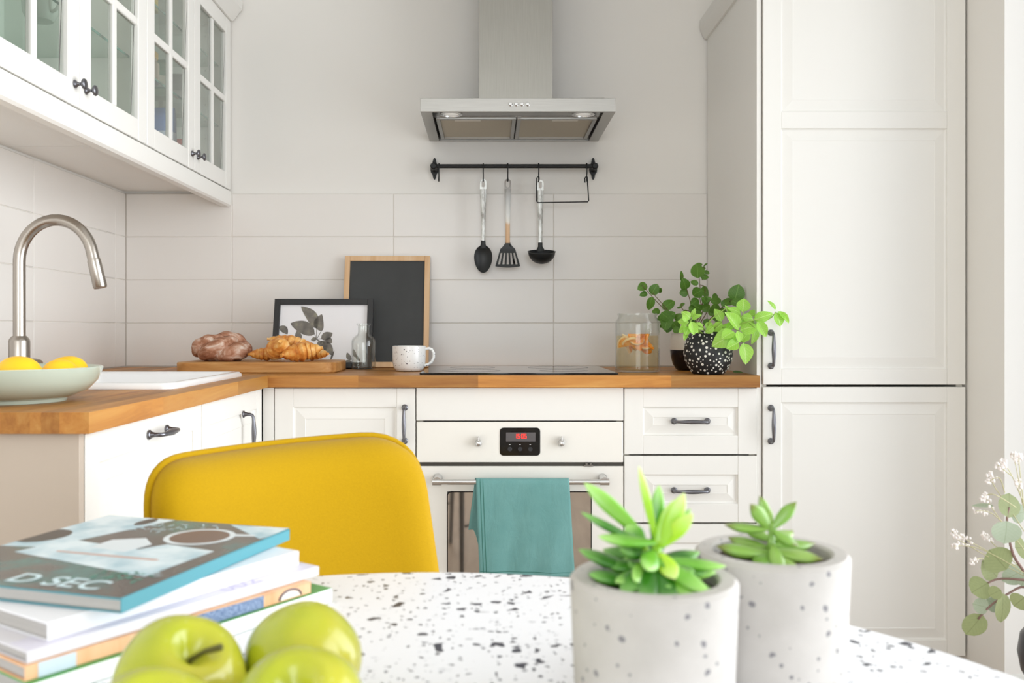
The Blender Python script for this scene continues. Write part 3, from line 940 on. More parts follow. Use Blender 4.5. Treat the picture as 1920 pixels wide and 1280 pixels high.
# ladle
X = (1013 - CX) * UY / FPX
r = thing('ladle', 'black ladle with silvery handle, rightmost utensil on the rail', 'ladle', (X, UY, UZT - .004))
utensil_handle(r, .222, M_handle)
MB().tube([(0, 0, -.212), (0, -.001, -.226), (.001, .0, -.242)], [.0078, .0082, .017], 12, flat=((0, 1, 0), .45)).obj('neck', M_nylon, r, smooth=60)
mb = MB()
pr = []
for k in range(9):
    a = PI / 2 * k / 8
    pr.append((max(.001, .047 * math.sin(a)), -.042 * math.cos(a)))
pr += [(.049, .0005), (.0455, .0008)]
for k in range(7, -1, -1):
    a = PI / 2 * k / 8
    pr.append((max(.001, .0445 * math.sin(a)), -.0395 * math.cos(a) + .0002))
mb.lathe(pr, 32, (.003, -.036, -.247), Matrix.Rotation(math.radians(14), 3, 'X'))
mb.obj('bowl', M_nylon, r, smooth=50)
# wire frame hung on the two right-hand hooks
XA, XB = (1006 - CX) * UY / FPX, (1103 - CX) * UY / FPX
zt = UZT + .006
pts = [(XA + .006, 0, zt - .012), (XA + .009, 0, zt + .002), (XA + .004, 0, zt + .008), (XA, 0, zt + .003), (XA, 0, zt - .078), (XA + .004, 0, zt - .083), (XB - .002, 0, zt - .080), (XB + .001, 0, zt - .076), (XB - .004, 0, zt + .003), (XB - .008, 0, zt + .008), (XB - .0125, 0, zt + .002), (XB - .012, 0, zt - .013)]
tag(MB().tube(pts, .0021, 8).obj('wire_holder', M_black, smooth=60, loc=(0, UY - .004, 0)), 'black wire frame hung between two hooks beside the ladle', 'holder')

# ------------------------------------------------------------------ hob
mb = MB().prism(rrect(-.203, .377, 2.643, 3.150, .006), WZ + .0003, WZ + .0055, 'z')
h = tag(mb.obj('induction_hob', M_hob, bev=.001), 'black glass induction hob set on the oak worktop', 'hob')
for cx_, cy_, cr in ((-.055, 2.79, .09), (.23, 2.79, .075), (-.055, 3.02, .075), (.23, 3.02, .10)):
    ring = MB().lathe([(cr, 0), (cr, .0003), (cr - .002, .0003), (cr - .002, 0)], 48, (cx_, cy_, WZ + .0055), cap0=False, cap1=False)
    ring.obj('zone_ring', Mat('zone_grey', '#4a4a4c', .3), h)

# ------------------------------------------------------------------ things leaning on the tiles
# chalkboard
th = math.radians(13.5)
r = thing('chalkboard', 'blank chalkboard in a pale wood frame leaning on the tiles', 'board', (at(721, 690, 3.105).x, 3.115, WZ + .0006))
tilt = lambda o: setattr(o, 'rotation_euler', (-th, 0, 0))
BW, BH = .300, .400
bar = .0185
for nm, x0, x1, z0, z1 in (('stile', -BW / 2, -BW / 2 + bar, 0, BH), ('stile', BW / 2 - bar, BW / 2, 0, BH), ('rail', -BW / 2 + bar, BW / 2 - bar, 0, bar), ('rail', -BW / 2 + bar, BW / 2 - bar, BH - bar, BH)):
    tilt(MB().box(x0, x1, -.010, .006, z0, z1).obj('frame_' + nm, M_frame, r, bev=.0012))
M_slate = Mat('slate_paint', '#3b3c3c', .65)
v = M_slate.coords(); f = M_slate.noise(v, 14, 4); M_slate.col(M_slate.mix(f, '#363737', '#424343'))
tilt(MB().box(-BW / 2 + bar, BW / 2 - bar, -.004, .002, bar, BH - bar).obj('slate', M_slate, r))
# botanical print
th2 = math.radians(14)
FW, FH = .336, .240
r = thing('picture_frame', 'black framed botanical leaf print leaning in front of the chalkboard', 'picture', (at(604, 690, 3.05).x, 3.040, WZ + .0006))
til = lambda o: (setattr(o, 'rotation_euler', (-th2, 0, 0)), o)[1]
bar = .0195
M_bframe = Mat('black_frame', '#2a2a2b', .4)
for nm, x0, x1, z0, z1 in (('stile', -FW / 2, -FW / 2 + bar, 0, FH), ('stile', FW / 2 - bar, FW / 2, 0, FH), ('rail', -FW / 2 + bar, FW / 2 - bar, 0, bar), ('rail', -FW / 2 + bar, FW / 2 - bar, FH - bar, FH)):
    til(MB().box(x0, x1, -.013, .004, z0, z1).obj('frame_' + nm, M_bframe, r, bev=.001))
art = til(MB().box(-FW / 2 + bar, FW / 2 - bar, -.003, .001, bar, FH - bar).obj('print', M_paper, r))
M_pl = Mat('print_leaf', '#6b665e', .4)
v = M_pl.coords(scale=(20, 20, 20)); f = M_pl.noise(v, 2, 3); M_pl.col(M_pl.ramp(f, [(.3, '#5c5853'), (.55, '#77726a'), (.75, '#8f8d78')]))
# leaf outlines in the print, from the zoomed view (1920 x 1152 over 500 x 300 px): base, tip, width
def pz(x, y):    # zoom px -> print-plane coordinates
    px, py = 340 + x / 3.84, 440 + y / 3.84
    return ((px - 604) * .336 / 184.5, (690 - py) * .240 / 131.0)
def print_leaf(b, t, w, k=0.0):
    b, t = Vector(pz(*b)), Vector(pz(*t)); w = w / 3.84 * .336 / 184.5 / 2
    d = t - b; nrm = Vector((-d.y, d.x)).normalized()
    A, B = [], []
    for i in range(13):
        u = i / 12
        c = b + d * u + nrm * k * d.length * math.sin(PI * u)
        s = w * math.sin(PI * u ** .85) ** .75 if 0 < u < 1 else 0
        A.append(c + nrm * s); B.append(c - nrm * s)
    X0, X1, Z0, Z1 = -FW / 2 + bar, FW / 2 - bar, bar, FH - bar
    poly = [(min(max(p.x, X0), X1), min(max(p.y, Z0), Z1)) for p in A + B[::-1][1:-1]]
    MB().prism(poly, -.0036, -.003, 'y').obj('printed_leaf', M_pl, art)
for b, t, w, k in (((968, 670), (848, 508), 80, -.10), ((955, 712), (778, 632), 95, -.06), ((1000, 692), (998, 565), 72, .16), ((1003, 745), (1082, 705), 62, 0), ((1035, 745), (1082, 775), 50, 0),
                   ((985, 760), (1025, 865), 66, .12), ((1000, 762), (1090, 868), 62, .08), ((702, 655), (762, 712), 50, .08), ((860, 745), (825, 690), 46, .1), ((1225, 900), (1190, 845), 34, .1),
                   ((1225, 912), (1170, 915), 30, 0), ((1250, 880), (1232, 820), 26, 0), ((1285, 905), (1255, 860), 20, .1), ((968, 745), (930, 755), 30, 0), ((1075, 900), (1100, 830), 14, 0)):
    print_leaf(b, t, w, k)
for a, b in (((968, 668), (968, 750)), ((955, 712), (968, 750)), ((1000, 692), (970, 750)), ((1005, 745), (968, 750)), ((985, 760), (968, 750)), ((1000, 762), (968, 750))):
    a, b = Vector(pz(*a)), Vector(pz(*b)); d = (b - a); nn = Vector((-d.y, d.x)).normalized() * .0009
    MB().prism([tuple(a + nn), tuple(b + nn), tuple(b - nn), tuple(a - nn)], -.0036, -.003, 'y').obj('printed_stem', M_pl, art)

# apothecary bottle
b = at(682, 690, 2.985)
r = thing('glass_bottle', 'empty clear glass apothecary bottle before the leaf print', 'bottle', (b.x, 2.985, WZ + .0005))
po = [(.030, 0), (.0385, .002), (.0400, .006), (.0405, .085), (.0395, .096), (.034, .106), (.024, .113), (.0195, .118), (.0185, .124), (.0185, .143), (.0225, .145), (.0235, .148), (.0225, .151), (.0165, .151), (.0155, .140), (.0165, .120), (.022, .111), (.032, .103), (.0372, .094), (.0378, .085), (.0375, .010), (.030, .007)]
MB().lathe(po, 40).obj('body', M_clear2, r, smooth=50)

# speckled mug
M_mug = Mat('speckled_glaze', '#eeeeec', .18, coat=.3)
v = M_mug.coords(); s = M_mug.math('MAXIMUM', M_mug.spots(v, 120, .26, .004, 60, .35), M_mug.spots(v, 230, .32, .002, 60, .35))
M_mug.col(M_mug.mix(s, '#eeeeec', '#47434c'))
b = at(767, 694, 2.865)
r = thing('speckled_mug', 'white stoneware mug with dark speckles beside the hob', 'mug', (b.x, 2.865, WZ + .0005))
R, h = .0525, .080
MB().lathe([(.035, 0), (.042, .002), (.0485, .012), (.0515, .028), (R, .045), (R, h - .001), (R - .0015, h), (R - .0035, h - .001), (R - .004, .045), (.047, .018), (.038, .006)], 44).obj('body', M_mug, r, smooth=50)
pts = [(R - .003, 0, .069), (R + .010, 0, .072), (R + .020, 0, .068), (R + .0255, 0, .057), (R + .0255, 0, .043), (R + .019, 0, .029), (R + .008, 0, .021), (R - .004, 0, .018)]
MB().tube(pts, .0046, 10).obj('handle', M_mug, r, smooth=60)

# ------------------------------------------------------------------ bread board, loaf, croissants
BX0, BX1, BY0, BY1 = -.955, -.468, 2.735, 3.005
bb = MB().prism([(x, y) for x, y in rrect(BX0, BX1, BY0, BY1, .045, 6)], WZ + .0005, WZ + .0325, 'z')
tag(bb.obj('bread_board', M_board, bev=.004, seg=3), 'thick wooden bread board with rounded corners on the worktop corner', 'cutting board')
BT = WZ + .0328
M_bread = Mat('floury_crust', '#8a5a42', .75)
v = M_bread.coords(scale=(14, 14, 20)); f = M_bread.noise(v, 1.6, 5, .65, .8)
M_bread.col(M_bread.ramp(f, [(.30, '#7a4c36'), (.44, '#9d6a4e'), (.55, '#b98e76'), (.68, '#dccabb')])); M_bread.bump(f, .5, .006)
r = thing('bread_loaf', 'floury brown twisted bread loaf on the left of the board', 'bread', ((at(417, 678, 2.87)).x, 2.87, BT))
def lump(c, rx, ry, rz, seedv, amp=.09):
    def fn(d):
        k = 1 + amp * noise.noise(Vector((d.x * 1.6 + seedv, d.y * 1.6, d.z * 1.6)))
        return k
    mb = MB().blob(c, rx, ry, rz, 30, 18, fn)
    mb.v = [(x, y, max(z, 0.0004)) for x, y, z in mb.v]
    return mb
# body of the ring and three wrapped strands
lump((0, 0, .032), .086, .064, .040, 3.0).obj('crumb', M_bread, r, smooth=180)
def strand(pts, rr, sd):
    P = []; n = 26
    for i in range(n + 1):
        u = i / n * (len(pts) - 1); k = min(int(u), len(pts) - 2); fz = u - k
        a, b = Vector(pts[k]), Vector(pts[k + 1])
        p0 = Vector(pts[max(k - 1, 0)]); p3 = Vector(pts[min(k + 2, len(pts) - 1)])
        c = .5 * ((2 * a) + (b - p0) * fz + (2 * p0 - 5 * a + 4 * b - p3) * fz ** 2 + (3 * a - p0 - 3 * b + p3) * fz ** 3)
        P.append(c)
    R_ = [rr * (math.sin(PI * (.06 + .88 * i / n)) ** .55) * (1 + .07 * math.sin(sd + i * .9)) for i in range(n + 1)]
    mb = MB().tube(P, R_, 16)
    mb.v = [(x, y, max(z, .0004)) for x, y, z in mb.v]
    mb.obj('strand', M_bread, r, smooth=180)
strand([(-.080, .0, .022), (-.060, -.035, .045), (-.025, -.030, .060), (.008, .0, .066)], .026, 0)
strand([(-.055, -.045, .014), (-.020, -.056, .034), (.020, -.040, .052), (.045, .005, .060)], .027, 1)
strand([(.0, -.052, .014), (.040, -.048, .026), (.070, -.022, .036), (.076, .02, .035)], .027, 2)
strand([(-.06, .03, .04), (-.015, .02, .062), (.035, .015, .064), (.07, .03, .04)], .027, 3)
lump((.010, -.004, .082), .016, .014, .0085, 9.0).obj('knob', M_bread, r, smooth=180)

M_cro = Mat('croissant_crust', '#c77c33', .42)
v = M_cro.coords(scale=(30, 30, 30)); f = M_cro.noise(v, 1.3, 4, .6)
M_cro.col(M_cro.ramp(f, [(.25, '#a3541f'), (.42, '#cf8338'), (.56, '#e3a857'), (.74, '#f4d196')])); M_cro.bump(f, .3, .003)
def croissant(label, loc, L, R_, bend, rot):
    """crescent with rolled ridges; local x along its length; rests on the board"""
    n = 60; P = []; RR = []
    for i in range(n + 1):
        u = -1 + 2 * i / n
        P.append((L / 2 * u, -bend * (u * u) * L, 0))
        env = max(.10, (1 - abs(u) ** 1.7)) ** .72
        k = abs(u) * 4.2
        saw = (k - math.floor(k))
        RR.append(R_ * env * (1.08 - .21 * saw))
    mb = MB().tube(P, RR, 18)
    Rm = Matrix.Rotation(rot[2], 3, 'Z') @ Matrix.Rotation(rot[1], 3, 'Y') @ Matrix.Rotation(rot[0], 3, 'X')
    mb.v = [tuple(Rm @ Vector((x + .0015 * noise.noise(Vector((x * 90, y * 90, z * 90))), y, z * .86))) for x, y, z in mb.v]
    zmin = min(p[2] for p in mb.v)
    o = mb.obj('croissant', M_cro, smooth=60, loc=loc)
    if loc[2] <= BT + 1e-6: o.location.z = BT - zmin
    return tag(o, label, 'croissant', 'croissants on the bread board')
cy = 2.83
cx0 = lambda px, Y: (px - CX) * Y / FPX
croissant('croissant at the left of the heap, next to the loaf', (cx0(500, 2.86), 2.86, BT), .115, .024, .12, (0, 0, .35))
croissant('croissant at front centre, its tip pointing to the viewer', (cx0(521, 2.80), 2.803, BT + .040), .125, .035, .10, (0, math.radians(-22), math.radians(-58)))
croissant('plump croissant at front right of the heap', (cx0(565, 2.80), 2.795, BT), .130, .034, .12, (0, math.radians(-10), math.radians(24)))
croissant('croissant lying across the top of the heap', (cx0(545, 2.87), 2.872, BT + .060), .150, .024, .05, (.2, math.radians(8), math.radians(-6)))
croissant('croissant at the right rear, only its dark end showing', (cx0(585, 2.90), 2.90, BT), .125, .024, .12, (0, 0, -.25))

# ------------------------------------------------------------------ jar of orange water, plant pots
b = at(1195, 695, 2.805)
r = thing('glass_jar', 'ribbed glass jar of water with orange slices', 'jar', (b.x, 2.805, WZ + .0005))
R, h = .0685, .181
po = [(.055, 0), (.066, .002), (R, .007), (R, .150), (R - .002, .158), (R - .009, .166), (R - .0105, .172), (R - .0075, .176), (R - .008, .181), (R - .013, .181), (R - .0135, .172), (R - .005, .156), (R - .0035, .150), (R - .0035, .010), (.055, .006)]
jm = MB().lathe(po, 64)
jm.v = [(x * (1 + (.006 * math.cos(32 * math.atan2(y, x)) if .012 < z < .155 and math.hypot(x, y) > .0665 else 0)), y * (1 + (.006 * math.cos(32 * math.atan2(y, x)) if .012 < z < .155 and math.hypot(x, y) > .0665 else 0)), z) for x, y, z in jm.v]
jm.obj('vessel', M_clear, r, smooth=50)
m = bpy.data.materials.new('orange_water'); m.use_nodes = True
nt = m.node_tree; [nt.nodes.remove(n) for n in list(nt.nodes)]
out = nt.nodes.new('ShaderNodeOutputMaterial'); tr = nt.nodes.new('ShaderNodeBsdfTransparent'); tr.inputs['Color'].default_value = lin('#fff9ea')
df = nt.nodes.new('ShaderNodeBsdfTranslucent'); df.inputs['Color'].default_value = lin('#f4e8c2')
mx = nt.nodes.new('ShaderNodeMixShader'); mx.inputs[0].default_value = .12
nt.links.new(tr.outputs[0], mx.inputs[1]); nt.links.new(df.outputs[0], mx.inputs[2]); nt.links.new(mx.outputs[0], out.inputs['Surface'])
MB().lathe([(.054, .0065), (R - .0045, .0105), (R - .0045, .112)], 48).obj('liquid', m, r, smooth=50)
M_or = Mat('orange_flesh', '#f2a13a', .35); v = M_or.coords(scale=(60, 60, 60)); M_or.col(M_or.ramp(M_or.noise(v, 1.5, 3), [(.3, '#f09a26'), (.6, '#fbb954'), (.8, '#ffdb9c')]))
M_rind = Mat('orange_rind', '#ffa02a', .4); M_pith = Mat('orange_pith', '#f6dcae', .5)
random.seed(21)
for k in range(22):
    a = 2 * PI * k / 22 * 2.4; rad = .018 + .026 * ((k * 7) % 5) / 4
    s = MB()
    RR = .028
    poly = [(0, 0)] + [(RR * math.cos(t), RR * math.sin(t)) for t in [PI * j / 10 * 1.0 - .2 for j in range(11)]]
    s.prism(poly, -.0045, .0045, 'y')
    M3 = Matrix.Rotation(random.uniform(0, 6.3), 3, 'Z') @ Matrix.Rotation(random.uniform(-1, 1), 3, 'X') @ Matrix.Rotation(random.uniform(0, 6.3), 3, 'Y')
    z = .080 + .032 * random.random()
    c = Vector((rad * math.cos(a) * .85, rad * math.sin(a) * .85, z))
    rind = MB().tube([((RR + .001) * math.cos(t), 0, (RR + .001) * math.sin(t)) for t in [PI * j / 12 - .2 for j in range(13)]], .0042, 8)
    for mbx in (s, rind):
        mbx.v = [tuple(M3 @ (Vector(p) - Vector((0, 0, .012))) + c) for p in mbx.v]
        mbx.v = [tuple(Vector((p[0], p[1], 0)) * min(1, (R - .006) / max(1e-6, math.hypot(p[0], p[1]))) + Vector((0, 0, min(p[2], .118)))) for p in mbx.v]
    so = s.obj('orange_slice', M_or, r)
    rind.obj('peel', M_rind if k % 2 else M_pith, so, smooth=60)

# leaves -----------------------------------------------------------------
def leaf_mesh(name, p=.8, q=.85, fold=.18, curl=.25, puff=.0, nu=8, nv=4, notch=0.0, wave=0.0):
    """unit leaf along +x (0..1), half width .5, face up +z"""
    def P(u, vv):
        t = u; s = vv * 2 - 1
        w = .5 * (math.sin(PI * min(max(t, 0), 1) ** p) ** q if 0 < t < 1 else 0.0)
        y = s * w
        z = -curl * (t - .35) ** 2 + fold * abs(s) * w - puff * (1 - s * s) * w * 0 + wave * math.sin(t * 14) * abs(s) * w
        z += puff * math.cos(PI * s * 1.0) * w * .5
        return (t + notch * 0, y, z)
    mb = MB().grid(P, nu, nv)
    me = mb.mesh(name)
    for p_ in me.polygons: p_.use_smooth = True
    return me
def leaf_mat(name, c0, c1, vein, trans=.25, rough=.4, scale=1.0):
    m = Mat(name, c1, rough)
    tc = m.n('ShaderNodeTexCoord'); sp = m.n('ShaderNodeSeparateXYZ'); m.l(tc.outputs['Object'], sp.inputs[0])
    ay = m.math('ABSOLUTE', sp.outputs[1])
    oi = m.n('ShaderNodeObjectInfo')
    nz = m.noise(tc.outputs['Object'], 6, 3)
    base = m.mix(m.math('MULTIPLY', m.math('ADD', nz, oi.outputs['Random']), .5), c0, c1)
    mid = m.math('LESS_THAN', ay, .018)
    vv = m.math('SINE', m.math('MULTIPLY', m.math('SUBTRACT', sp.outputs[0], m.math('MULTIPLY', ay, .8)), 42.0))
    vm = m.math('MULTIPLY', m.math('GREATER_THAN', vv, .93), .45)
    c = m.mix(m.math('MAXIMUM', mid, vm), base, vein)
    m.col(c)
    m.b.inputs['Subsurface Weight'].default_value = 0.0
    # light shining through the blade
    tl = m.n('ShaderNodeBsdfTranslucent'); m.l(c, tl.inputs['Color'])
    mx = m.n('ShaderNodeMixShader'); mx.inputs[0].default_value = trans
    outn = m.nt.nodes['Material Output']
    m.l(m.b.outputs[0], mx.inputs[1]); m.l(tl.outputs[0], mx.inputs[2]); m.l(mx.outputs[0], outn.inputs['Surface'])
    return m
M_basil = leaf_mat('basil_leaf', '#92cf42', '#bdee6c', '#d6f59c', .35, .38)
M_mint = leaf_mat('mint_leaf', '#4a7a26', '#668f36', '#7aa54a', .25, .42)
M_stem = Mat('green_stem', '#8fb04e', .5)
M_stemd = Mat('brown_stem', '#6a5a3a', .6)
BAS = [leaf_mesh('leaf', .82, .8, .30, .30, .10), leaf_mesh('leaf', .75, .8, .12, .45, .16), leaf_mesh('leaf', .9, .8, .42, .18, .05)]
MIN = [leaf_mesh('leaf', .85, .65, .10, .20, .05), leaf_mesh('leaf', .78, .62, .22, .30, .08)]
for me in BAS: me.materials.append(M_basil.m)
for me in MIN: me.materials.append(M_mint.m)
def place_leaf(me, root, base, tip, width, hint, name='leaf'):
    d = tip - base; L = d.length; x = d.normalized()
    z = (hint - x * hint.dot(x)).normalized(); y = z.cross(x)
    M4 = Matrix(((x.x * L, y.x * width, z.x * L, 0), (x.y * L, y.y * width, z.y * L, 0), (x.z * L, y.z * width, z.z * L, 0), (0, 0, 0, 1)))
    loc = base - root.location
    o = bpy.data.objects.new(name, me); COL.objects.link(o); o.parent = root
    o.matrix_basis = Matrix.Translation(loc) @ M4
    return o
def z4(x, y, Y): return at(1180 + x / 5.565, 480 + y / 5.565, Y)

# mint in a two-tone pot
b = at(1289, 692, 2.93)
PM = Vector((b.x, 2.93, WZ + .0005))
r = thing('potted_mint', 'dark green mint in a cream and black dipped pot, behind the dotted pot', 'potted plant', PM)
M_cream = Mat('cream_glaze', '#ded4c6', .35); M_blk = Mat('black_glaze', '#1d1717', .16)
MB().lathe([(.030, 0), (.036, .003), (.047, .020), (.0535, .045), (.0555, .066)], 40).obj('pot_base', M_blk, r, smooth=50)
MB().lathe([(.0556, .0662), (.0552, .09), (.0525, .112), (.051, .119), (.048, .119), (.049, .10), (.049, .085)], 40, cap0=False).obj('pot_rim', M_cream, r, smooth=50)
M_soil = Mat('soil', '#3a2a1e', .95)
MB().lathe([(.0475, .096), (.03, .100), (.002, .102)], 24).obj('soil', M_soil, r, smooth=60)
mint = [((715, 230), (708, 82), 132, 2.90), ((690, 112), (762, 75), 42, 2.91), ((768, 116), (812, 75), 26, 2.92), ((752, 138), (797, 124), 26, 2.92), ((775, 158), (835, 178), 38, 2.92), ((742, 212), (826, 222), 52, 2.91),
        ((545, 262), (545, 158), 38, 2.93), ((592, 352), (562, 238), 98, 2.91), ((616, 372), (528, 388), 78, 2.92), ((722, 292), (640, 264), 48, 2.90), ((758, 352), (664, 408), 105, 2.90), ((742, 352), (834, 398), 105, 2.91),
        ((722, 448), (648, 502), 74, 2.92), ((868, 440), (926, 408), 62, 2.93), ((1098, 472), (1142, 303), 135, 2.74), ((1060, 466), (1165, 505), 74, 2.73), ((182, 290), (96, 345), 80, 2.93), ((188, 384), (113, 408), 52, 2.93),
        ((228, 402), (292, 296), 92, 2.92), ((278, 366), (328, 338), 72, 2.93), ((236, 422), (205, 557), 80, 2.91), ((348, 552), (468, 466), 95, 2.92), ((322, 570), (243, 582), 58, 2.93), ((530, 532), (576, 484), 32, 2.93),
        ((545, 535), (495, 540), 20, 2.93), ((330, 590), (432, 668), 112, 2.90), ((405, 600), (372, 765), 115, 2.90), ((360, 640), (290, 650), 70, 2.92), ((400, 650), (470, 590), 84, 2.91), ((450, 690), (520, 780), 105, 2.89),
        ((420, 700), (392, 795), 74, 2.91), ((470, 660), (550, 610), 62, 2.91), ((380, 690), (320, 745), 44, 2.92), ((760, 470), (850, 440), 60, 2.89), ((820, 500), (760, 430), 60, 2.88), ((850, 480), (960, 455), 70, 2.88),
        ((760, 560), (690, 520), 66, 2.88), ((750, 560), (840, 520), 76, 2.90), ((740, 640), (690, 570), 84, 2.86), ((890, 560), (830, 610), 84, 2.87), ((880, 600), (900, 500), 100, 2.86), ((960, 520), (1040, 455), 60, 2.80),
        ((1000, 500), (1080, 450), 70, 2.77), ((620, 560), (690, 530), 60, 2.91), ((860, 640), (950, 620), 90, 2.88), ((560, 620), (600, 560), 44, 2.91), ((1010, 560), (950, 600), 80, 2.85), ((1020, 430), (1040, 410), 26, 2.9),
        ((450, 770), (530, 770), 70, 2.88), ((640, 640), (590, 700), 70, 2.88), ((780, 660), (830, 720), 70, 2.88), ((700, 690), (640, 720), 70, 2.88), ((900, 690), (960, 650), 80, 2.87)]
random.seed(5)
PS = 2.9 / FPX / 5.565
for i, (ba, ti, w, Y) in enumerate(mint):
    B = z4(ba[0], ba[1], Y); T = z4(ti[0], ti[1], Y + random.uniform(-.02, .015)); T = B + (T - B) * 1.06
    hint = Vector((random.uniform(-.35, .35), -1, random.uniform(-.1, .75)))
    place_leaf(MIN[i % 2], r, B, T, w * PS * 1.22, hint)
def stem(root, pts, rad, mat, name='stem'):
    P = [Vector(p) - root.location for p in pts]
    Q = []
    n = 14
    for i in range(n + 1):
        u = i / n * (len(P) - 1); k = min(int(u), len(P) - 2); fz = u - k
        a, b_ = P[k], P[k + 1]; p0 = P[max(k - 1, 0)]; p3 = P[min(k + 2, len(P) - 1)]
        Q.append(.5 * ((2 * a) + (b_ - p0) * fz + (2 * p0 - 5 * a + 4 * b_ - p3) * fz ** 2 + (3 * a - p0 - 3 * b_ + p3) * fz ** 3))
    return MB().tube(Q, [rad * (1 - .4 * i / n) for i in range(n + 1)], 7).obj(name, mat, root, smooth=180)
root0 = PM + Vector((0, 0, .10))
for dx, pts in ((0, [(760, 600), (735, 300), (720, 130)]), (-.01, [(640, 560), (610, 380), (545, 200)]), (-.02, [(470, 640), (330, 520), (130, 300)]), (-.02, [(480, 640), (400, 560), (240, 380)]), (.01, [(900, 600), (1000, 510), (1110, 430)]),
                (0, [(760, 500), (790, 330), (740, 300)]), (.0, [(740, 600), (740, 460), (700, 340)]), (-.02, [(440, 700), (400, 700), (350, 760)]), (.005, [(800, 600), (830, 480), (900, 430)]), (-.01, [(640, 600), (560, 560), (540, 500)]), (.0, [(760, 250), (770, 180), (780, 110)])):
    base = root0 + Vector((dx, 0, 0))
    P = [base] + [z4(x, y, 2.915 - (.17 * max(0, x - 800) / 300 if pts[-1][0] == 1110 else 0)) for x, y in pts]
    if pts[0] == (760, 250): P = P[1:]
    stem(r, P, .0017, M_stemd)

# basil in the dotted pot
b = at(1328, 700, 2.685)
PB = Vector((b.x, 2.685, WZ + .0005))
r = thing('potted_basil', 'bright green basil in a round black pot with white dots', 'potted plant', PB)
M_dotpot = Mat('matt_black_glaze', '#232324', .5)
prof = [(.044, 0), (.0475, .003), (.058, .018), (.0675, .038), (.0715, .060), (.0705, .080), (.0650, .100), (.0565, .116), (.052, .124), (.0505, .128)]
def pr_at(z):
    for (r0, z0), (r1, z1) in zip(prof[:-1], prof[1:]):
        if z0 <= z <= z1: return r0 + (r1 - r0) * (z - z0) / (z1 - z0), (r1 - r0) / (z1 - z0)
    return prof[-1][0], 0
pin = [(a - .004, z) for a, z in reversed(prof[4:])]
MB().lathe(prof + pin, 48, cap1=True).obj('pot', M_dotpot, r, smooth=50)
dots = MB(); random.seed(3)
pts = []
tries = 0
while len(pts) < 260 and tries < 9000:
    tries += 1
    z = random.uniform(.004, .124); a = random.uniform(0, 2 * PI)
    rr, sl = pr_at(z); ds = random.choice([.0017, .0024, .0031, .0036, .0040])
    p = Vector((rr * math.cos(a), rr * math.sin(a), z))
    if all((p - q).length > ds + e + .0030 for q, e in pts):
        pts.append((p, ds))
        tan = Vector((-math.sin(a), math.cos(a), 0)); up = Vector((math.cos(a) * sl, math.sin(a) * sl, 1)).normalized(); nn = tan.cross(up).normalized()
        c = p + nn * .0005
        vs = [c + (tan * math.cos(t) + up * math.sin(t)) * ds for t in [2 * PI * j / 10 for j in range(10)]] + [c - nn * .001 + (tan * math.cos(t) + up * math.sin(t)) * ds for t in [2 * PI * j / 10 for j in range(10)]]
        dots.add(vs, [tuple(range(10))] + [(j, (j + 1) % 10, 10 + (j + 1) % 10, 10 + j) for j in range(10)])
do = dots.obj('glaze_dots', Mat('dot_white', '#eeebe2', .45), r); do['kind'] = 'stuff'; do['label'] = 'white glaze dots'
MB().lathe([(.048, .110), (.03, .114), (.002, .116)], 24).obj('soil', M_soil, r, smooth=60)
basil = [((1190, 905), (1226, 1112), 132, 2.60), ((1155, 770), (1338, 728), 122, 2.59), ((1142, 772), (1016, 596), 118, 2.59), ((1180, 582), (1200, 448), 116, 2.63), ((1172, 612), (1056, 538), 86, 2.63), ((1032, 642), (1008, 523), 74, 2.64),
         ((1180, 640), (1288, 652), 80, 2.61), ((1300, 662), (1488, 602), 92, 2.575), ((1338, 678), (1422, 832), 86, 2.565), ((1530, 588), (1582, 722), 100, 2.57), ((1532, 556), (1458, 463), 38, 2.57), ((1548, 575), (1662, 692), 52, 2.57),
         ((1310, 750), (1290, 912), 84, 2.62), ((1112, 800), (882, 925), 160, 2.59), ((1092, 788), (972, 852), 100, 2.58), ((1130, 780), (1152, 892), 76, 2.58), ((972, 700), (866, 782), 86, 2.61), ((1142, 900), (1026, 958), 96, 2.585),
         ((1250, 788), (1168, 892), 80, 2.60), ((642, 652), (556, 578), 76, 2.62), ((650, 682), (672, 812), 82, 2.60), ((622, 692), (512, 680), 66, 2.62), ((650, 652), (742, 608), 54, 2.62), ((592, 780), (574, 872), 44, 2.61),
         ((600, 720), (528, 792), 66, 2.61), ((700, 700), (772, 762), 56, 2.61), ((1230, 622), (1352, 600), 78, 2.65), ((962, 682), (900, 556), 96, 2.68), ((650, 642), (682, 556), 44, 2.63), ((800, 760), (862, 700), 66, 2.62),
         ((622, 740), (590, 812), 76, 2.60), ((1200, 720), (1300, 690), 90, 2.66), ((1060, 760), (960, 740), 70, 2.63), ((1150, 730), (1190, 620), 76, 2.62), ((700, 690), (740, 800), 60, 2.62), ((1010, 770), (1080, 700), 64, 2.6),
         ((880, 740), (800, 800), 60, 2.61), ((1240, 700), (1340, 800), 80, 2.64), ((1100, 700), (1130, 640), 60, 2.60), ((600, 680), (560, 620), 50, 2.61), ((720, 760), (660, 790), 50, 2.60), ((1210, 900), (1130, 840), 70, 2.62)]
PS = 2.61 / FPX / 5.565
random.seed(11)
for i, (ba, ti, w, Y) in enumerate(basil):
    B = z4(ba[0], ba[1], Y); T = z4(ti[0], ti[1], Y + random.uniform(-.015, .008)); T = B + (T - B) * 1.08
    hint = Vector((random.uniform(-.2, .5), -1, random.uniform(.1, .9)))
    place_leaf(BAS[i % 3], r, B, T, w * PS * 1.28, hint)
s0 = PB + Vector((0, 0, .113))
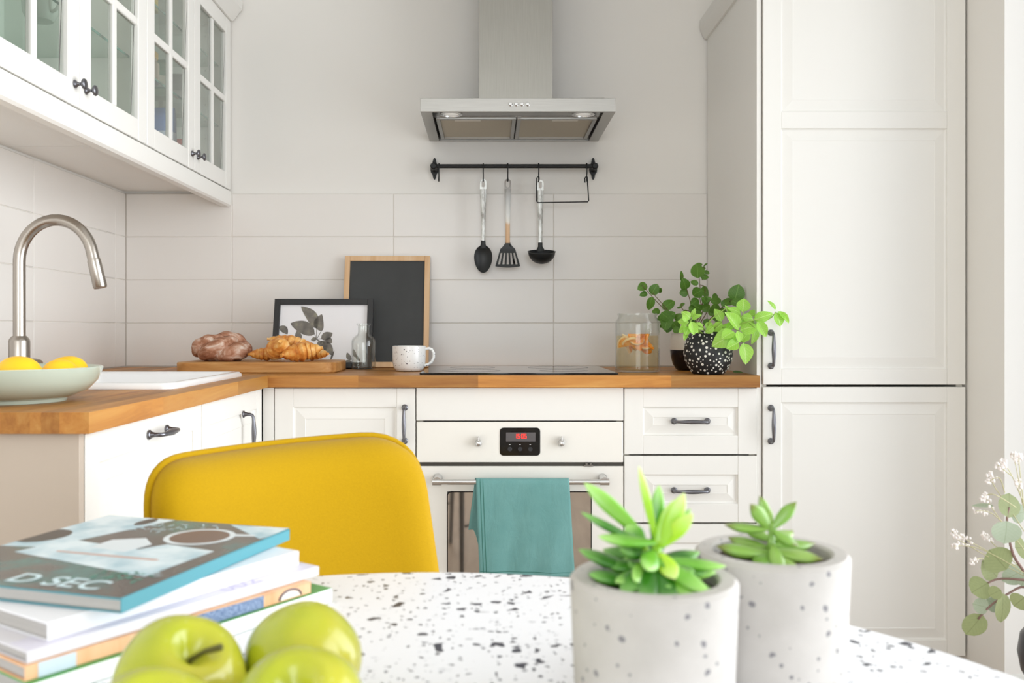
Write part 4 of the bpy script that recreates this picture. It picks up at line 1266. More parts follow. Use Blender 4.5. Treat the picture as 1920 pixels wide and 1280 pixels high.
for pts in ([(830, 690), (960, 580), (1010, 540)], [(980, 740), (1150, 775)], [(1040, 760), (1170, 640), (1190, 570)], [(640, 760), (645, 660)], [(1060, 740), (1250, 680), (1340, 660), (1460, 655), (1532, 580)], [(980, 780), (1130, 850), (1190, 900)], [(720, 770), (700, 690)], [(900, 740), (960, 690)], [(1200, 700), (1310, 750)], [(760, 740), (650, 700), (600, 740)]):
    stem(r, [s0 + Vector((.01 * (pts[0][0] - 850) / 200, -.01, 0))] + [z4(x, y, 2.61 - (.04 if x > 1200 else 0)) for x, y in pts], .0022, M_stem)
# the fallen leaf
fl = bpy.data.objects.new('fallen_leaf', MIN[0].copy()); COL.objects.link(fl)
fl.location = (at(1374, 698, 2.70).x, 2.70, WZ + .0052); fl.scale = (.034, .024, .02); fl.rotation_euler = (.25, 0, .1)
tag(fl, 'single green leaf fallen on the worktop beside the dotted pot', 'leaf')

# ------------------------------------------------------------------ towel on the oven handle
M_towel = Mat('teal_linen', '#4f8b80', .85, sheen=.25)
v = M_towel.coords(scale=(1, 1, 1)); w1_ = M_towel.noise(M_towel.coords(scale=(900, 60, 900)), 1.0, 2); f = M_towel.noise(v, 16, 4)
M_towel.col(M_towel.mix(M_towel.math('MULTIPLY', M_towel.math('ADD', f, w1_), .5), '#4f8682', '#7dadab')); M_towel.bump(M_towel.math('ADD', M_towel.math('MULTIPLY', w1_, .12), M_towel.noise(M_towel.coords(scale=(1, 1, .45)), 26, 3, .55, .8)), .45, .006)
BYb, BZb = FY - .046, .17 + HZ      # axis of the bar
r = thing('kitchen_towel', 'teal linen towel draped over the oven handle', 'towel', (0, BYb, BZb))
tx = lambda px, Y: (px - CX) * Y / FPX
def tw_front(u, v_):
    # v 0 at bar top, 1 at hem; left and right edges drift with height
    YY = 2.563
    xl = tx(892 + 7 * v_, YY); xr = tx(1067 + 11 * v_, YY)
    x = xl + (xr - xl) * u
    drop = .272 + .004 * u
    z = .0095 - drop * v_
    y = -.0100 - .006 * math.sin(v_ * PI * .5) - .0035 * v_ * math.sin(u * 9 + 1.0) - .002 * math.sin(u * 21 + v_ * 5) * v_
    if v_ < .06: t = (v_ / .06) * PI / 2; y, z = -.0108 * math.sin(t), .0108 * math.cos(t)
    else: z = -.262 * (v_ - .06) / .94 - .004 * u * v_; y -= .0008
    return (x, y, z)
def tw_back(u, v_):
    YY = 2.590
    xl = tx(891 - 13 * v_, YY); xr = tx(1066 + 4 * v_, YY)
    x = xl + (xr - xl) * u
    drop = .150 + .128 * min(1, max(0, (u - .06) * 9)) 
    z = .0095 - drop * v_
    y = .0102 + .012 * v_ + .003 * math.sin(u * 11) * v_
    y = min(y, .034)
    if v_ < .06: t = (v_ / .06) * PI / 2; y, z = .0108 * math.sin(t), .0108 * math.cos(t)
    else: z = (.0095 - drop) * (v_ - .06) / .94; y += .0006
    return (x, y, z)
MB().grid(tw_front, 40, 40).obj('front_fall', M_towel, r, smooth=180, solid=.0022)
MB().grid(tw_back, 40, 30).obj('back_fall', M_towel, r, smooth=180, solid=.0022)
# stitched hem lines
def hem(fn):
    mb = MB()
    P = [Vector(fn(k / 30)) for k in range(31)]
    return mb.tube(P, .0009, 6)
M_hem = Mat('teal_hem', '#3a7469', .9)
hem(lambda t: Vector(tw_front(.045, .02 + .96 * t)) + Vector((0, -.0012, 0))).obj('hem', M_hem, r, smooth=180)
hem(lambda t: Vector(tw_front(.075, .02 + .96 * t)) + Vector((0, -.0012, 0))).obj('hem', M_hem, r, smooth=180)
hem(lambda t: Vector(tw_front(.01 + .98 * t, .955)) + Vector((0, -.0012, 0))).obj('hem', M_hem, r, smooth=180)

# ------------------------------------------------------------------ bowl of lemons
BC = Vector((-.878, 1.655, WZ + .0005))
M_cel = Mat('celadon_glaze', '#b3beb0', .14, coat=.4)
mb = MB().lathe([(.098, 0), (.100, .006), (.108, .0085), (.135, .020), (.152, .038), (.1590, .056), (.1605, .0615), (.1590, .063), (.1565, .0615), (.1545, .056), (.147, .038), (.130, .024), (.10, .014)], 72)
tag(mb.obj('fruit_bowl', M_cel, smooth=50, loc=BC), 'wide celadon green ceramic bowl holding lemons on the left worktop', 'bowl')
M_lem = Mat('lemon_peel', '#f7c417', .38)
v = M_lem.coords(); M_lem.bump(M_lem.noise(v, 260, 2), .25, .001)
def lemon(label, dx, dy, dz, L, R_, rot):
    def P(u, vv):
        t = vv * 2 - 1; a = 2 * PI * u
        rr = R_ * max(0, 1 - abs(t) ** 2.3) ** .55
        if abs(t) > .86: rr = max(rr, R_ * .22 * math.sqrt(max(0, 1 - ((abs(t) - .86) / .14) ** 2)))
        return (L / 2 * t * 1.0, rr * math.cos(a), rr * math.sin(a))
    o = MB().grid(P, 26, 24).obj('lemon', M_lem, smooth=180, loc=(BC.x + dx, BC.y + dy, BC.z + dz), rot=rot)
    return tag(o, label, 'lemon', 'lemons in the bowl')
lemon('lemon at the front of the bowl, largest in view', .058, -.074, .0500, .080, .0345, (0, .05, .15))
lemon('lemon at the right of the bowl, partly behind the rim', .100, -.010, .0480, .066, .0290, (0, .05, .75))
lemon('lemon at the far right of the bowl, behind the others', .080, .062, .0500, .076, .0305, (0, -.1, .2))
lemon('lemon in the middle of the bowl, behind the largest one', .010, .022, .0480, .082, .0325, (.2, 0, -.2))
lemon('lemon at the left edge of the picture, cut off by it', -.040, -.062, .0500, .080, .0335, (0, .1, -.5))

# ------------------------------------------------------------------ dining table
TC, TR, TZ = Vector((-.066, .510, 0)), .541, .75
M_top = Mat('splatter_laminate', '#f1f1f3', .32)
v = M_top.coords()
s1 = M_top.spots(v, 24, .30, .030, 45, .45)
s2 = M_top.spots(v, 58, .36, .022, 80, .55)
s3 = M_top.spots(v, 150, .36, .010, 160, .5)
v4 = M_top.coords(scale=(14, 90, 1), rot=(0, 0, .45)); st = M_top.spots(v4, 1.0, .20, .8, 1.6, .40)
v5 = M_top.coords(scale=(90, 16, 1), rot=(0, 0, .9)); st2 = M_top.spots(v5, 1.0, .18, .9, 1.4, .3)
f5 = M_top.noise(v, 75, 6, .8); fine = M_top.math('MULTIPLY', M_top.math('GREATER_THAN', f5, .625), .42)
mk = M_top.math('MAXIMUM', M_top.math('MAXIMUM', s1, s2), M_top.math('MAXIMUM', s3, M_top.math('MAXIMUM', st, st2)))
c = M_top.mix(fine, '#f5f6fa', '#9094a0'); M_top.col(M_top.mix(mk, c, '#343846'))
r = thing('round_table', 'round dining table with white top and black ink splatter', 'table', (TC.x, TC.y, 0))
MB().lathe([(TR - .012, TZ - .024), (TR - .002, TZ - .020), (TR, TZ - .012), (TR, TZ - .003), (TR - .002, TZ - .0005), (TR - .005, TZ)], 128).obj('tabletop', M_top, r, smooth=40)
M_leg = wood_mat('beech_leg', '#b58f67', '#c9a27a', '#d8b68f', 'z', .5, jitter=.1)
for k in range(4):
    a = PI / 4 + PI / 2 * k
    d = Vector((math.cos(a), math.sin(a), 0))
    MB().tube([d * .30 + Vector((0, 0, TZ - .026)), d * .40 + Vector((0, 0, .0))], [.024, .014], 14).obj('leg', M_leg, r, smooth=60)
MB().lathe([(.32, TZ - .0255), (.32, TZ - .0245)], 48).obj('underframe', M_leg, r, smooth=40)

# ------------------------------------------------------------------ yellow chair
M_yel = Mat('mustard_weave', '#e9b20c', .9, sheen=.08, spec=.2)
wv = M_yel.noise(M_yel.coords(scale=(260, 260, 1100)), 1.0, 2); wu = M_yel.noise(M_yel.coords(scale=(1100, 1100, 260)), 1.0, 2)
ww = M_yel.math('MULTIPLY', M_yel.math('ADD', wv, wu), .5)
M_yel.col(M_yel.mix(ww, '#9c7800', '#ba9403')); M_yel.bump(ww, .3, .001)
CH = Vector((-.285, 1.322, 0)); yaw = math.radians(40)
r = thing('dining_chair', 'mustard yellow upholstered dining chair behind the table', 'chair', CH, yaw)
# backrest: rounded trapezoid, cushion front and back, wings curving towards the sitter (local -y)
def back_outline(n=96):
    zb, zt = .46, .864
    pts = []
    wb, wt = .231, .212
    rc = .075
    poly = [(-wb, zb), (wb, zb), (wt, zt), (-wt, zt - .008)]
    m = len(poly); rad = [.03, .03, .085, .055]
    for i in range(m):
        p = Vector(poly[i]); a = Vector(poly[i - 1]); b_ = Vector(poly[(i + 1) % m])
        d1_ = (a - p).normalized(); d2_ = (b_ - p).normalized()
        s = p + d1_ * rad[i]; e = p + d2_ * rad[i]
        for k in range(9):
            t = k / 8
            pts.append((s * (1 - t) ** 2 + p * 2 * t * (1 - t) + e * t * t))
        nxt = Vector(poly[(i + 1) % m]) + (p - Vector(poly[(i + 1) % m])).normalized() * rad[(i + 1) % m]
        for k in range(1, 14):
            pts.append(e + (nxt - e) * k / 14)
    return pts
ol = back_outline()
cen = Vector((0, .665))
curve = lambda x, z: -1.15 * x * x - .12 * (z - .6) * -1 if False else (-1.0 * x * x + .16 * (z - .62))
def bsurf(front):
    K = 12; vs = []; fs = []; n = len(ol)
    for k in range(K):
        s = (1 - (k / K)) if k > 3 else (1, .985, .95, .88)[k]
        if k > 3: s = .88 * (1 - (k - 3) / (K - 3))
        for p in ol:
            q = cen + (p - cen) * s
            bulge = (1 - s ** 9) 
            bulge = {0: 0.0, 1: .38, 2: .66, 3: .87}.get(k, 1.0)
            y = curve(q.x, q.y) + (-.050 * bulge if front else .020 * bulge)
            vs.append((q.x, y, q.y))
    vs.append((cen.x, curve(cen.x, cen.y) + (-.050 if front else .02), cen.y))
    for k in range(K - 1):
        for j in range(n):
            j2 = (j + 1) % n
            fs.append((k * n + j, k * n + j2, (k + 1) * n + j2, (k + 1) * n + j))
    for j in range(n): fs.append(((K - 1) * n + j, (K - 1) * n + (j + 1) % n, K * n))
    return MB().add(vs, fs)
MB_b = bsurf(True); b2 = bsurf(False); MB_b.add(b2.v, b2.f)
br = MB_b.obj('backrest', M_yel, r, smooth=180)
P = [Vector((cen.x + (p.x - cen.x) * 1.008, curve(p.x, p.y) + .002, cen.y + (p.y - cen.y) * 1.008)) for p in ol]
MB().tube(P + [P[0], P[1]], .0052, 8, caps=False).obj('piping', M_yel, br, smooth=180)
# seat
def seat_pt(u, v_):
    a = 2 * PI * u; b_ = PI * (v_ - .5)
    c_, s_ = math.cos(a), math.sin(a)
    k = 1 / (abs(c_) ** 5 + abs(s_) ** 5) ** .2
    kk = abs(math.cos(b_)) ** .35
    return (.225 * c_ * k * kk, -.225 + .215 * s_ * k * kk, .455 + .032 * math.copysign(abs(math.sin(b_)) ** .8, math.sin(b_)))
MB().grid(seat_pt, 48, 14).obj('seat', M_yel, r, smooth=180)
for sx_ in (-1, 1):
    for sy_ in (0, 1):
        x = sx_ * .17; y = -.06 if sy_ else -.38
        MB().tube([(x, y, .425), (sx_ * .215, y + (.05 if sy_ else -.03), 0)], [.012, .009], 12).obj('leg', M_black, r, smooth=60)
MB().tube([(-.2, -.05, .2), (-.2, -.38, .2)], .006, 8).obj('stretcher', M_black, r)
MB().tube([(.2, -.05, .2), (.2, -.38, .2)], .006, 8).obj('stretcher', M_black, r)

# ------------------------------------------------------------------ books
M_pages = Mat('page_block', '#d9d6d2', .8)
v = M_pages.coords(scale=(1, 1, 900)); f = M_pages.noise(v, 1.0, 2); M_pages.col(M_pages.mix(f, '#8d8a87', '#cfccc8'))
def book(label, br_, fr_, w, z0, z1, cover, spine=None, top=None, cth=.0012):
    """br_: back end of the right (spine) edge, fr_: its front end, in room coordinates"""
    B, F = Vector(br_), Vector(fr_)
    d = B - F; L = d.length; ang = math.atan2(d.y, d.x) - PI / 2
    root = thing('book', label, 'book', (F.x, F.y, z0 + .0002), ang, 'books stacked on the table')
    h = z1 - z0 - .0004
    # local: spine along +y from 0..L, pages toward -x
    c = MB().box(-w, 0, 0, L, 0, cth); c.box(-w, 0, 0, L, h - cth, h); c.box(-cth, 0, 0, L, cth, h - cth)
    cv = c.obj('cover', cover, root, bev=.0004)
    MB().box(-w + .002, -cth, .0022, L - .0022, cth, h - cth).obj('pages', M_pages, root)
    if spine: MB().box(0, .0004, .0005, L - .0005, .0004, h - .0004).obj('spine', spine, root)
    return root, L, h, cv
M_teal = Mat('cover_teal', '#5297a4', .28)
M_bw = Mat('cover_white', '#eeeef2', .3)
M_bg = Mat('cover_pale_grey', '#dcdadf', .3)
M_bo = wood_mat('cover_wood_print', '#dba173', '#e8b78b', '#f0c8a2', 'z', .4, jitter=0)
M_bgreen = Mat('cover_green', '#5da35a', .35)
M_spw = Mat('spine_white', '#f2f2f3', .3)
S = 1.09
zt = [.8152, .8024, .7872, .7774, .7651, .7502]
bk5 = book('white-spined book with green cover, bottom of the stack', (-.148 * S, .855 * S), (-.315 * S, .622 * S), .22, zt[5], zt[4], M_bgreen, M_spw)
bk4 = book('book with wood-grain and denim spine, fourth from the top', (-.1645 * S, .837 * S), (-.320 * S, .625 * S), .22, zt[4], zt[3], M_bo)
bk3 = book('pale grey softcover with lilac lettering, third from the top', (-.1606 * S, .856 * S), (-.320 * S, .628 * S), .215, zt[3], zt[2], M_bg)
bk2 = book('plain white softcover, second from the top of the stack', (-.18 * S, .858 * S), (-.315 * S, .647 * S), .21, zt[2], zt[1], M_bw)
# prints on the fourth spine
root, L, h, cv = bk4
def spine_patch(name, y0, y1, mat): MB().box(.0001, .0006, y0, y1, .0003, h - .0003).obj(name, mat, root)
M_den = Mat('denim_print', '#6a80a4', .5); v = M_den.coords(scale=(600, 600, 600)); M_den.col(M_den.ramp(M_den.noise(v, 1, 2), [(.35, '#566d93'), (.65, '#8fa2c0')]))
spine_patch('spine_print', .010, .040, Mat('print_pale_blue', '#c9d8e4', .4))
spine_patch('spine_print', L * .50, L * .79, M_den)
spine_patch('spine_print', L * .42, L * .50, Mat('print_white', '#eef0f2', .4))
ring = MB()
ring.tube([(.0006, L * .905 + .014 * math.cos(t), h * .15 + .008 * math.sin(t)) for t in [PI * k / 12 for k in range(13)]], .0007, 6)
ring.obj('spine_ring', Mat('print_navy', '#3c4463', .4), root)
MB().prism([(L * .905 + .012 * math.cos(t), h * .15 + .0065 * math.sin(t)) for t in [PI * k / 12 for k in range(13)]], .0001, .0007, 'x').obj('spine_print', Mat('print_cream', '#efe9e2', .4), root)
# lilac lettering on the third cover, the strip that shows
root, L, h, cv = bk3
M_lil = Mat('print_lilac', '#b9b3d2', .4)
MB().box(-.030, -.0015, .0015, L - .0015, h, h + .00012).obj('cover_strip', Mat('print_pale_lilac', '#d9d6e4', .4), root)
me = text_mesh('002', .030); link('cover_lettering', me, M_lil, root, (-.0035, L * .62, h + .0003), (0, 0, PI / 2))
# top book with its printed cover
root, L, h, cv = book('teal-spined cookbook with a dark photographed cover, top of the stack', (-.198 * S, .9 * S), (-.270 * S, .666 * S), .235, zt[1], zt[0], M_teal)
W = .235
M_cov = Mat('cover_photo', '#5f5853', .22)
v = M_cov.coords(scale=(9, 9, 1)); f = M_cov.noise(v, 1.1, 4, .6)
M_cov.col(M_cov.ramp(f, [(.32, '#4d4945'), (.50, '#655d57'), (.60, '#51706b'), (.74, '#5f9690')]))
e0 = .00015
def pr(name, poly, mat, lift): MB().prism(poly, h + e0 * lift, h + e0 * lift + .0001, 'z').obj(name, mat, root)
pr('cover_photo', [(-W, 0), (-.001, 0), (-.001, L), (-W, L)], M_cov, 1)
M_pb = Mat('print_ice_blue', '#c3dbe4', .3); v = M_pb.coords(scale=(25, 25, 1)); M_pb.col(M_pb.ramp(M_pb.noise(v, 1, 4), [(.35, '#9fc0cc'), (.6, '#dbe9ee')]))
M_pwht = Mat('print_off_white', '#d9e2e6', .3); M_pcof = Mat('print_coffee', '#6b5248', .25); M_pdk = Mat('print_dark', '#4b443f', .3); M_pgrn = Mat('print_leafgreen', '#4d8a78', .3); M_ptl = Mat('print_aqua_white', '#cfe6ec', .3)
pr('cloth_print', [(-W, L * .42), (-W * .80, L * .45), (-W * .62, L * .98), (-W * .62, L), (-W, L)], M_pb, 2)
pr('cloth_print', [(-W * .30, L * .985), (-W * .02, L * .80), (-.001, L * .83), (-.001, L)], M_pb, 2)
pr('spoon_print', [(-W * .72 + .006 * math.cos(t) * 1.4, L * .93 + .018 * math.sin(t)) for t in [2 * PI * k / 16 for k in range(16)]], M_pdk, 3)
pr('plate_print', [(-W * .97 + .026 * math.cos(t), L * .60 + .030 * math.sin(t)) for t in [2 * PI * k / 24 for k in range(24)] if -W * .97 + .026 * math.cos(t) > -W], M_pdk, 3)
# cup seen from above
cc = (-W * .29, L * .76)
pr('cup_print', [(cc[0] + .036 * math.cos(t), cc[1] + .036 * math.sin(t)) for t in [2 * PI * k / 36 for k in range(36)]], M_pwht, 3)
pr('coffee_print', [(cc[0] + .030 * math.cos(t), cc[1] + .030 * math.sin(t)) for t in [2 * PI * k / 36 for k in range(36)]], M_pcof, 4)
pr('cup_handle_print', [(cc[0] + .030, cc[1] + .012), (cc[0] + .052, cc[1] + .018), (cc[0] + .052, cc[1] + .025), (cc[0] + .028, cc[1] + .022)], M_pwht, 2.5)
# paper sheet, card, pencil
pr('sheet_print', [(-W * .86, L * .36), (-W * .10, L * .22), (-W * .08, L * .58), (-W * .34, L * .62), (-W * .40, L * .52), (-W * .80, L * .58)], M_pb, 2.2)
pr('card_print', [(-W * .62, L * .50), (-W * .42, L * .47), (-W * .40, L * .60), (-W * .50, L * .68), (-W * .62, L * .62)], M_pwht, 3.2)
pr('pencil_print', [(-W * .70, L * .405), (-W * .22, L * .40), (-W * .20, L * .41), (-W * .22, L * .42), (-W * .70, L * .42)], Mat('print_salmon', '#c9a596', .4), 3.4)
# title along the lower edge and chalk notes near the top
link('cover_title', text_mesh('D SEC', .036, .0006), M_ptl, root, (-.132, .012, h + e0 * 4), (0, 0, 0))
random.seed(31)
notes = MB()
for nx, ny, k in ((-W * .56, L * .90, 9), (-W * .60, L * .80, 12), (-W * .36, L * .93, 5), (-W * .50, L * .86, 7), (-W * .12, L * .25, 8)):
    for q in range(k):
        x, y = nx + random.uniform(-.018, .018), ny + random.uniform(-.008, .008)
        a = random.uniform(0, PI); l_ = random.uniform(.002, .005); dx_, dy_ = math.cos(a) * l_, math.sin(a) * l_
        notes.prism([(x - dy_ * .25, y + dx_ * .25), (x - dx_, y - dy_), (x + dy_ * .25, y - dx_ * .25), (x + dx_, y + dy_)], h + e0 * 4, h + e0 * 4 + .0001, 'z')
nt_ = notes.obj('chalk_notes', M_ptl, root); nt_['kind'] = 'stuff'
grn = MB()
for q in range(26):
    x, y = random.uniform(-W * .30, -W * .06), random.uniform(L * .15, L * .26); a = random.uniform(0, PI); l_ = random.uniform(.003, .006); dx_, dy_ = math.cos(a) * l_, math.sin(a) * l_
    grn.prism([(x - dy_ * .4, y + dx_ * .4), (x - dx_, y - dy_), (x + dy_ * .4, y - dx_ * .4), (x + dx_, y + dy_)], h + e0 * 3, h + e0 * 3 + .0001, 'z')
g_ = grn.obj('printed_herbs', M_pgrn, root); g_['kind'] = 'stuff'

# ------------------------------------------------------------------ apples
M_apple = Mat('apple_skin', '#b9c62c', .22, coat=.3)
tc = M_apple.n('ShaderNodeTexCoord'); sp = M_apple.n('ShaderNodeSeparateXYZ'); M_apple.l(tc.outputs['Object'], sp.inputs[0])
f = M_apple.noise(M_apple.coords(scale=(18, 18, 6)), 1.0, 4)
g = M_apple.math('ADD', M_apple.math('MULTIPLY', f, .8), M_apple.math('MULTIPLY', sp.outputs[0], 4.0))
c = M_apple.ramp(g, [(.15, '#98a71a'), (.42, '#b2b729'), (.65, '#c6be40')])
sk = M_apple.spots(M_apple.coords(), 170, .16, 0, 1, .5); M_apple.col(M_apple.mix(M_apple.math('MULTIPLY', sk, .5), c, '#e6e6a0'))
M_astem = Mat('apple_stem', '#5d5a2c', .7)
def apple(label, X, Y, R_, tilt_dir, tilt_a, stem_bend=.3, seedv=0, stem_len=1.0):
    """apple resting on the table; its stem cavity leans by tilt_a towards tilt_dir"""
    def prof_(t):     # t 0 (bottom centre) .. 1 (top cavity)
        a = PI * t
        rr = math.sin(a) ** .80 if 0 < t < 1 else 0
        z = -math.cos(a)
        return rr * (1 + .08 * z), z * .93
    nu, nv = 44, 30
    vs = []
    for j in range(nv + 1):
        rr, z = prof_(j / nv)
        for i in range(nu + 1):
            a = 2 * PI * i / nu
            k = 1 + .018 * math.cos(5 * a + seedv) * (1 - .3 * z)
            d = max(0.0, 1 - rr / .48)
            zz = z - (.50 * d ** 1.5 if z > 0 else -.16 * d ** 1.5)
            vs.append((R_ * rr * k * math.cos(a), R_ * rr * k * math.sin(a), R_ * zz))
    fs = [(j * (nu + 1) + i, j * (nu + 1) + i + 1, (j + 1) * (nu + 1) + i + 1, (j + 1) * (nu + 1) + i) for j in range(nv) for i in range(nu)]
    ax = Vector((-math.sin(tilt_dir), math.cos(tilt_dir), 0))
    Rm = Matrix.Rotation(tilt_a, 3, ax)
    zmin = min((Rm @ Vector(p)).z for p in vs)
    root = thing('apple', label, 'apple', (X, Y, TZ + .0004), 0, 'green apples on the table')
    off = Vector((0, 0, -zmin))
    sk_ = MB().add([Rm @ Vector(p) + off for p in vs], fs).obj('flesh', M_apple, root, smooth=180)
    st_ = [Vector((0, 0, .38)), Vector((.02, 0, .58)), Vector((.10 * stem_bend / .3, 0, .62 + .22 * stem_len)), Vector((.22 * stem_bend / .3, .02, .64 + .40 * stem_len))]
    MB().tube([Rm @ (p * R_) + off for p in st_], [.0022, .0018, .0018, .0024], 8).obj('stem', M_astem, root, smooth=60)
    return root
apple('green apple with its stem showing, left of the two rear apples', -.209, .611, .0430, -.75, .62, .5, 0)
apple('green apple at the right rear, largest clear round one', -.134, .649, .0415, 1.5, 1.40, .3, 1, .1)
apple('green apple at bottom left, only its top showing', -.195, .521, .0420, -1.1, .45, .2, 2, .2)
apple('green apple at the bottom right of the four, stem hollow facing the viewer', -.117, .560, .0412, -1.6, .56, .1, 3, .0)

# ------------------------------------------------------------------ concrete pots with succulents
M_conc = Mat('concrete', '#c9c5c0', .85)
v = M_conc.coords(); f = M_conc.noise(v, 9, 5, .6)
pit = M_conc.math('MAXIMUM', M_conc.spots(v, 70, .30, .008, 60, .30), M_conc.math('MAXIMUM', M_conc.spots(v, 140, .36, .004, 60, .4), M_conc.spots(v, 38, .15, .012, 40, .3)))
M_conc.col(M_conc.mix(pit, M_conc.ramp(f, [(.3, '#b0aca7'), (.7, '#c8c4c0')]), '#7f7d80')); M_conc.bump(M_conc.math('SUBTRACT', f, pit), .25, .002)
def pot(name, label, X, Y, R_, h_, tp=.004):
    root = thing(name, label, 'potted plant', (X, Y, TZ + .0004))
    ri = R_ - .0145
    MB().lathe([(R_ - tp - .003, 0), (R_ - tp, .003), (R_, h_ - .003), (R_ - .003, h_), (ri + .002, h_), (ri, h_ - .002), (ri - .001, h_ - .02)], 72).obj('pot', M_conc, root, smooth=40)
    MB().lathe([(ri - .0012, h_ - .009), (ri * .5, h_ - .006), (.002, h_ - .005)], 32).obj('soil', M_soil, root, smooth=60)
    return root
def succ_mat(name, c0, c1, ctip, tipat):
    m = Mat(name, c0, .28, coat=.25)
    tc = m.n('ShaderNodeTexCoord'); sp = m.n('ShaderNodeSeparateXYZ'); m.l(tc.outputs['Object'], sp.inputs[0])
    oi = m.n('ShaderNodeObjectInfo')
    base = m.mix(oi.outputs['Random'], c0, c1)
    col = m.mix(m.ramp(sp.outputs[0], [(tipat, (0, 0, 0, 1)), (1.0, (1, 1, 1, 1))]), base, ctip)
    m.col(col)
    m.b.inputs['Subsurface Weight'].default_value = .25
    m.b.inputs['Subsurface Radius'].default_value = (.4, .8, .2)
    m.b.inputs['Subsurface Scale'].default_value = .01
    return m
M_s1 = succ_mat('succulent_bright', '#4f9422', '#86bf42', '#aad87a', .55)
M_s1b = succ_mat('succulent_lime', '#86bf1f', '#b4dc3a', '#cfe98c', .5)
M_s1d = succ_mat('succulent_deep', '#2f6e18', '#4f8f2a', '#84b860', .6)
M_s2 = succ_mat('succulent_olive', '#6d9a3a', '#96b85c', '#6c5f2a', .72)
def thick_leaf(pw=.6, th=.32, curl=.0, tipk=.9):
    """fat leaf along +x: lens section, pointed tip; unit length, half width .5"""
    n, m_ = 14, 12
    vs = []; fs = []
    for i in range(n + 1):
        t = i / n
        w = .5 * (.42 + .58 * math.sin(PI * min(1, t * .95) ** .9)) if t < .55 else .5 * max(0.0, 1 - ((t - .55) / .45) ** 2.0) ** tipk
        if t < .55: w = .5 * (.36 + .64 * math.sin(PI / 2 * t / .55))
        for k in range(m_):
            a = 2 * PI * k / m_
            y = w * math.cos(a); z = th * w * math.sin(a) * (1.0 if math.sin(a) < 0 else .35)
            vs.append((t, y, z + curl * t * t))
    for i in range(n):
        for k in range(m_):
            k2 = (k + 1) % m_; fs.append((i * m_ + k, i * m_ + k2, (i + 1) * m_ + k2, (i + 1) * m_ + k))
    fs.append(tuple(range(m_)))
    me = MB().add(vs, fs).mesh('leaf')
    for p in me.polygons: p.use_smooth = True
    return me
def variants(mat, **kw):
    me = thick_leaf(**kw); me.materials.append(mat.m); return me
A1, A2, A3 = variants(M_s1, curl=.10, th=.7), variants(M_s1b, curl=.06, th=.55), variants(M_s1d, curl=-.10, th=.8)
B1 = variants(M_s2, curl=.16, th=.9, tipk=1.1)
def place_fat(me, root, base, tip, width, hint):
    d = tip - base; L = d.length; x = d.normalized()
    z = (hint - x * hint.dot(x)).normalized(); y = z.cross(x)
    M4 = Matrix(((x.x * L, y.x * width, z.x * width, 0), (x.y * L, y.y * width, z.y * width, 0), (x.z * L, y.z * width, z.z * width, 0), (0, 0, 0, 1)))
    o = bpy.data.objects.new('leaf', me); COL.objects.link(o); o.parent = root
    o.matrix_basis = Matrix.Translation(base) @ M4
    return o
PH = .1025
r = pot('potted_succulent', 'bright green succulent in the nearer speckled concrete pot', .1185, .654, .0600, PH)
q = .654 / FPX
def p1(px, py, dy): return Vector(((px - 1224) * q, dy, PH + (1091 - py) * q))
UPV = Vector((0, -.3, 1)); CAMV = Vector((0, -1, .35))
L1 = [ # base, tip, width px, mesh, face
    ((1231, 1032, 0), (1196, 884, .0), 22, A2, CAMV), ((1228, 1035, .004), (1240, 926, .012), 38, A1, CAMV), ((1236, 1035, -.004), (1280, 934, -.004), 44, A2, CAMV), ((1240, 1035, .0), (1292, 968, -.012), 40, A2, CAMV),
    ((1238, 1030, .006), (1314, 985, .034), 34, A1, UPV), ((1228, 1030, -.004), (1262, 950, .0), 34, A2, CAMV),
    ((1205, 1018, .01), (1096, 922, .012), 42, A1, CAMV), ((1205, 1022, .012), (1130, 952, .03), 40, A1, CAMV), ((1200, 1030, 0), (1088, 968, -.004), 34, A3, UPV), ((1222, 1022, -.01), (1112, 1008, -.022), 38, A1, UPV),
    ((1200, 1085, .0), (1085, 1040, .002), 40, A3, UPV), ((1190, 1095, -.01), (1098, 1072, -.018), 42, A3, UPV), ((1235, 1060, .0), (1362, 1078, .002), 36, A1, UPV), ((1225, 1050, -.012), (1308, 1102, -.036), 44, A1, UPV),
    ((1230, 1075, .01), (1330, 1062, .03), 42, A3, UPV), ((1215, 1060, -.01), (1150, 1098, -.034), 46, A3, UPV), ((1220, 1060, -.012), (1190, 1112, -.042), 46, A3, CAMV), ((1228, 1062, -.012), (1236, 1116, -.044), 44, A3, CAMV),
    ((1236, 1065, -.01), (1282, 1112, -.04), 42, A1, UPV), ((1240, 1085, 0), (1320, 1105, -.016), 38, A3, UPV), ((1210, 1060, .008), (1140, 1060, .036), 44, A3, UPV), ((1225, 1060, .01), (1250, 1040, .04), 44, A3, UPV),
    ((1210, 1050, 0), (1160, 1030, -.012), 44, A3, UPV), ((1205, 1040, 0), (1175, 1000, .006), 44, A1, CAMV), ((1222, 1070, -.006), (1172, 1080, -.03), 44, A1, CAMV), ((1220, 1040, -.01), (1195, 1060, -.034), 40, A1, CAMV), ((1232, 1045, -.008), (1250, 1078, -.03), 36, A2, CAMV), ((1240, 1085, 0), (1346, 1092, .006), 40, A1, UPV), ((1238, 1080, 0), (1330, 1080, .022), 42, A3, UPV), ((1240, 1090, -.004), (1332, 1108, -.012), 38, A3, UPV), ((1240, 1085, .004), (1300, 1070, .034), 42, A3, UPV)]
random.seed(44)
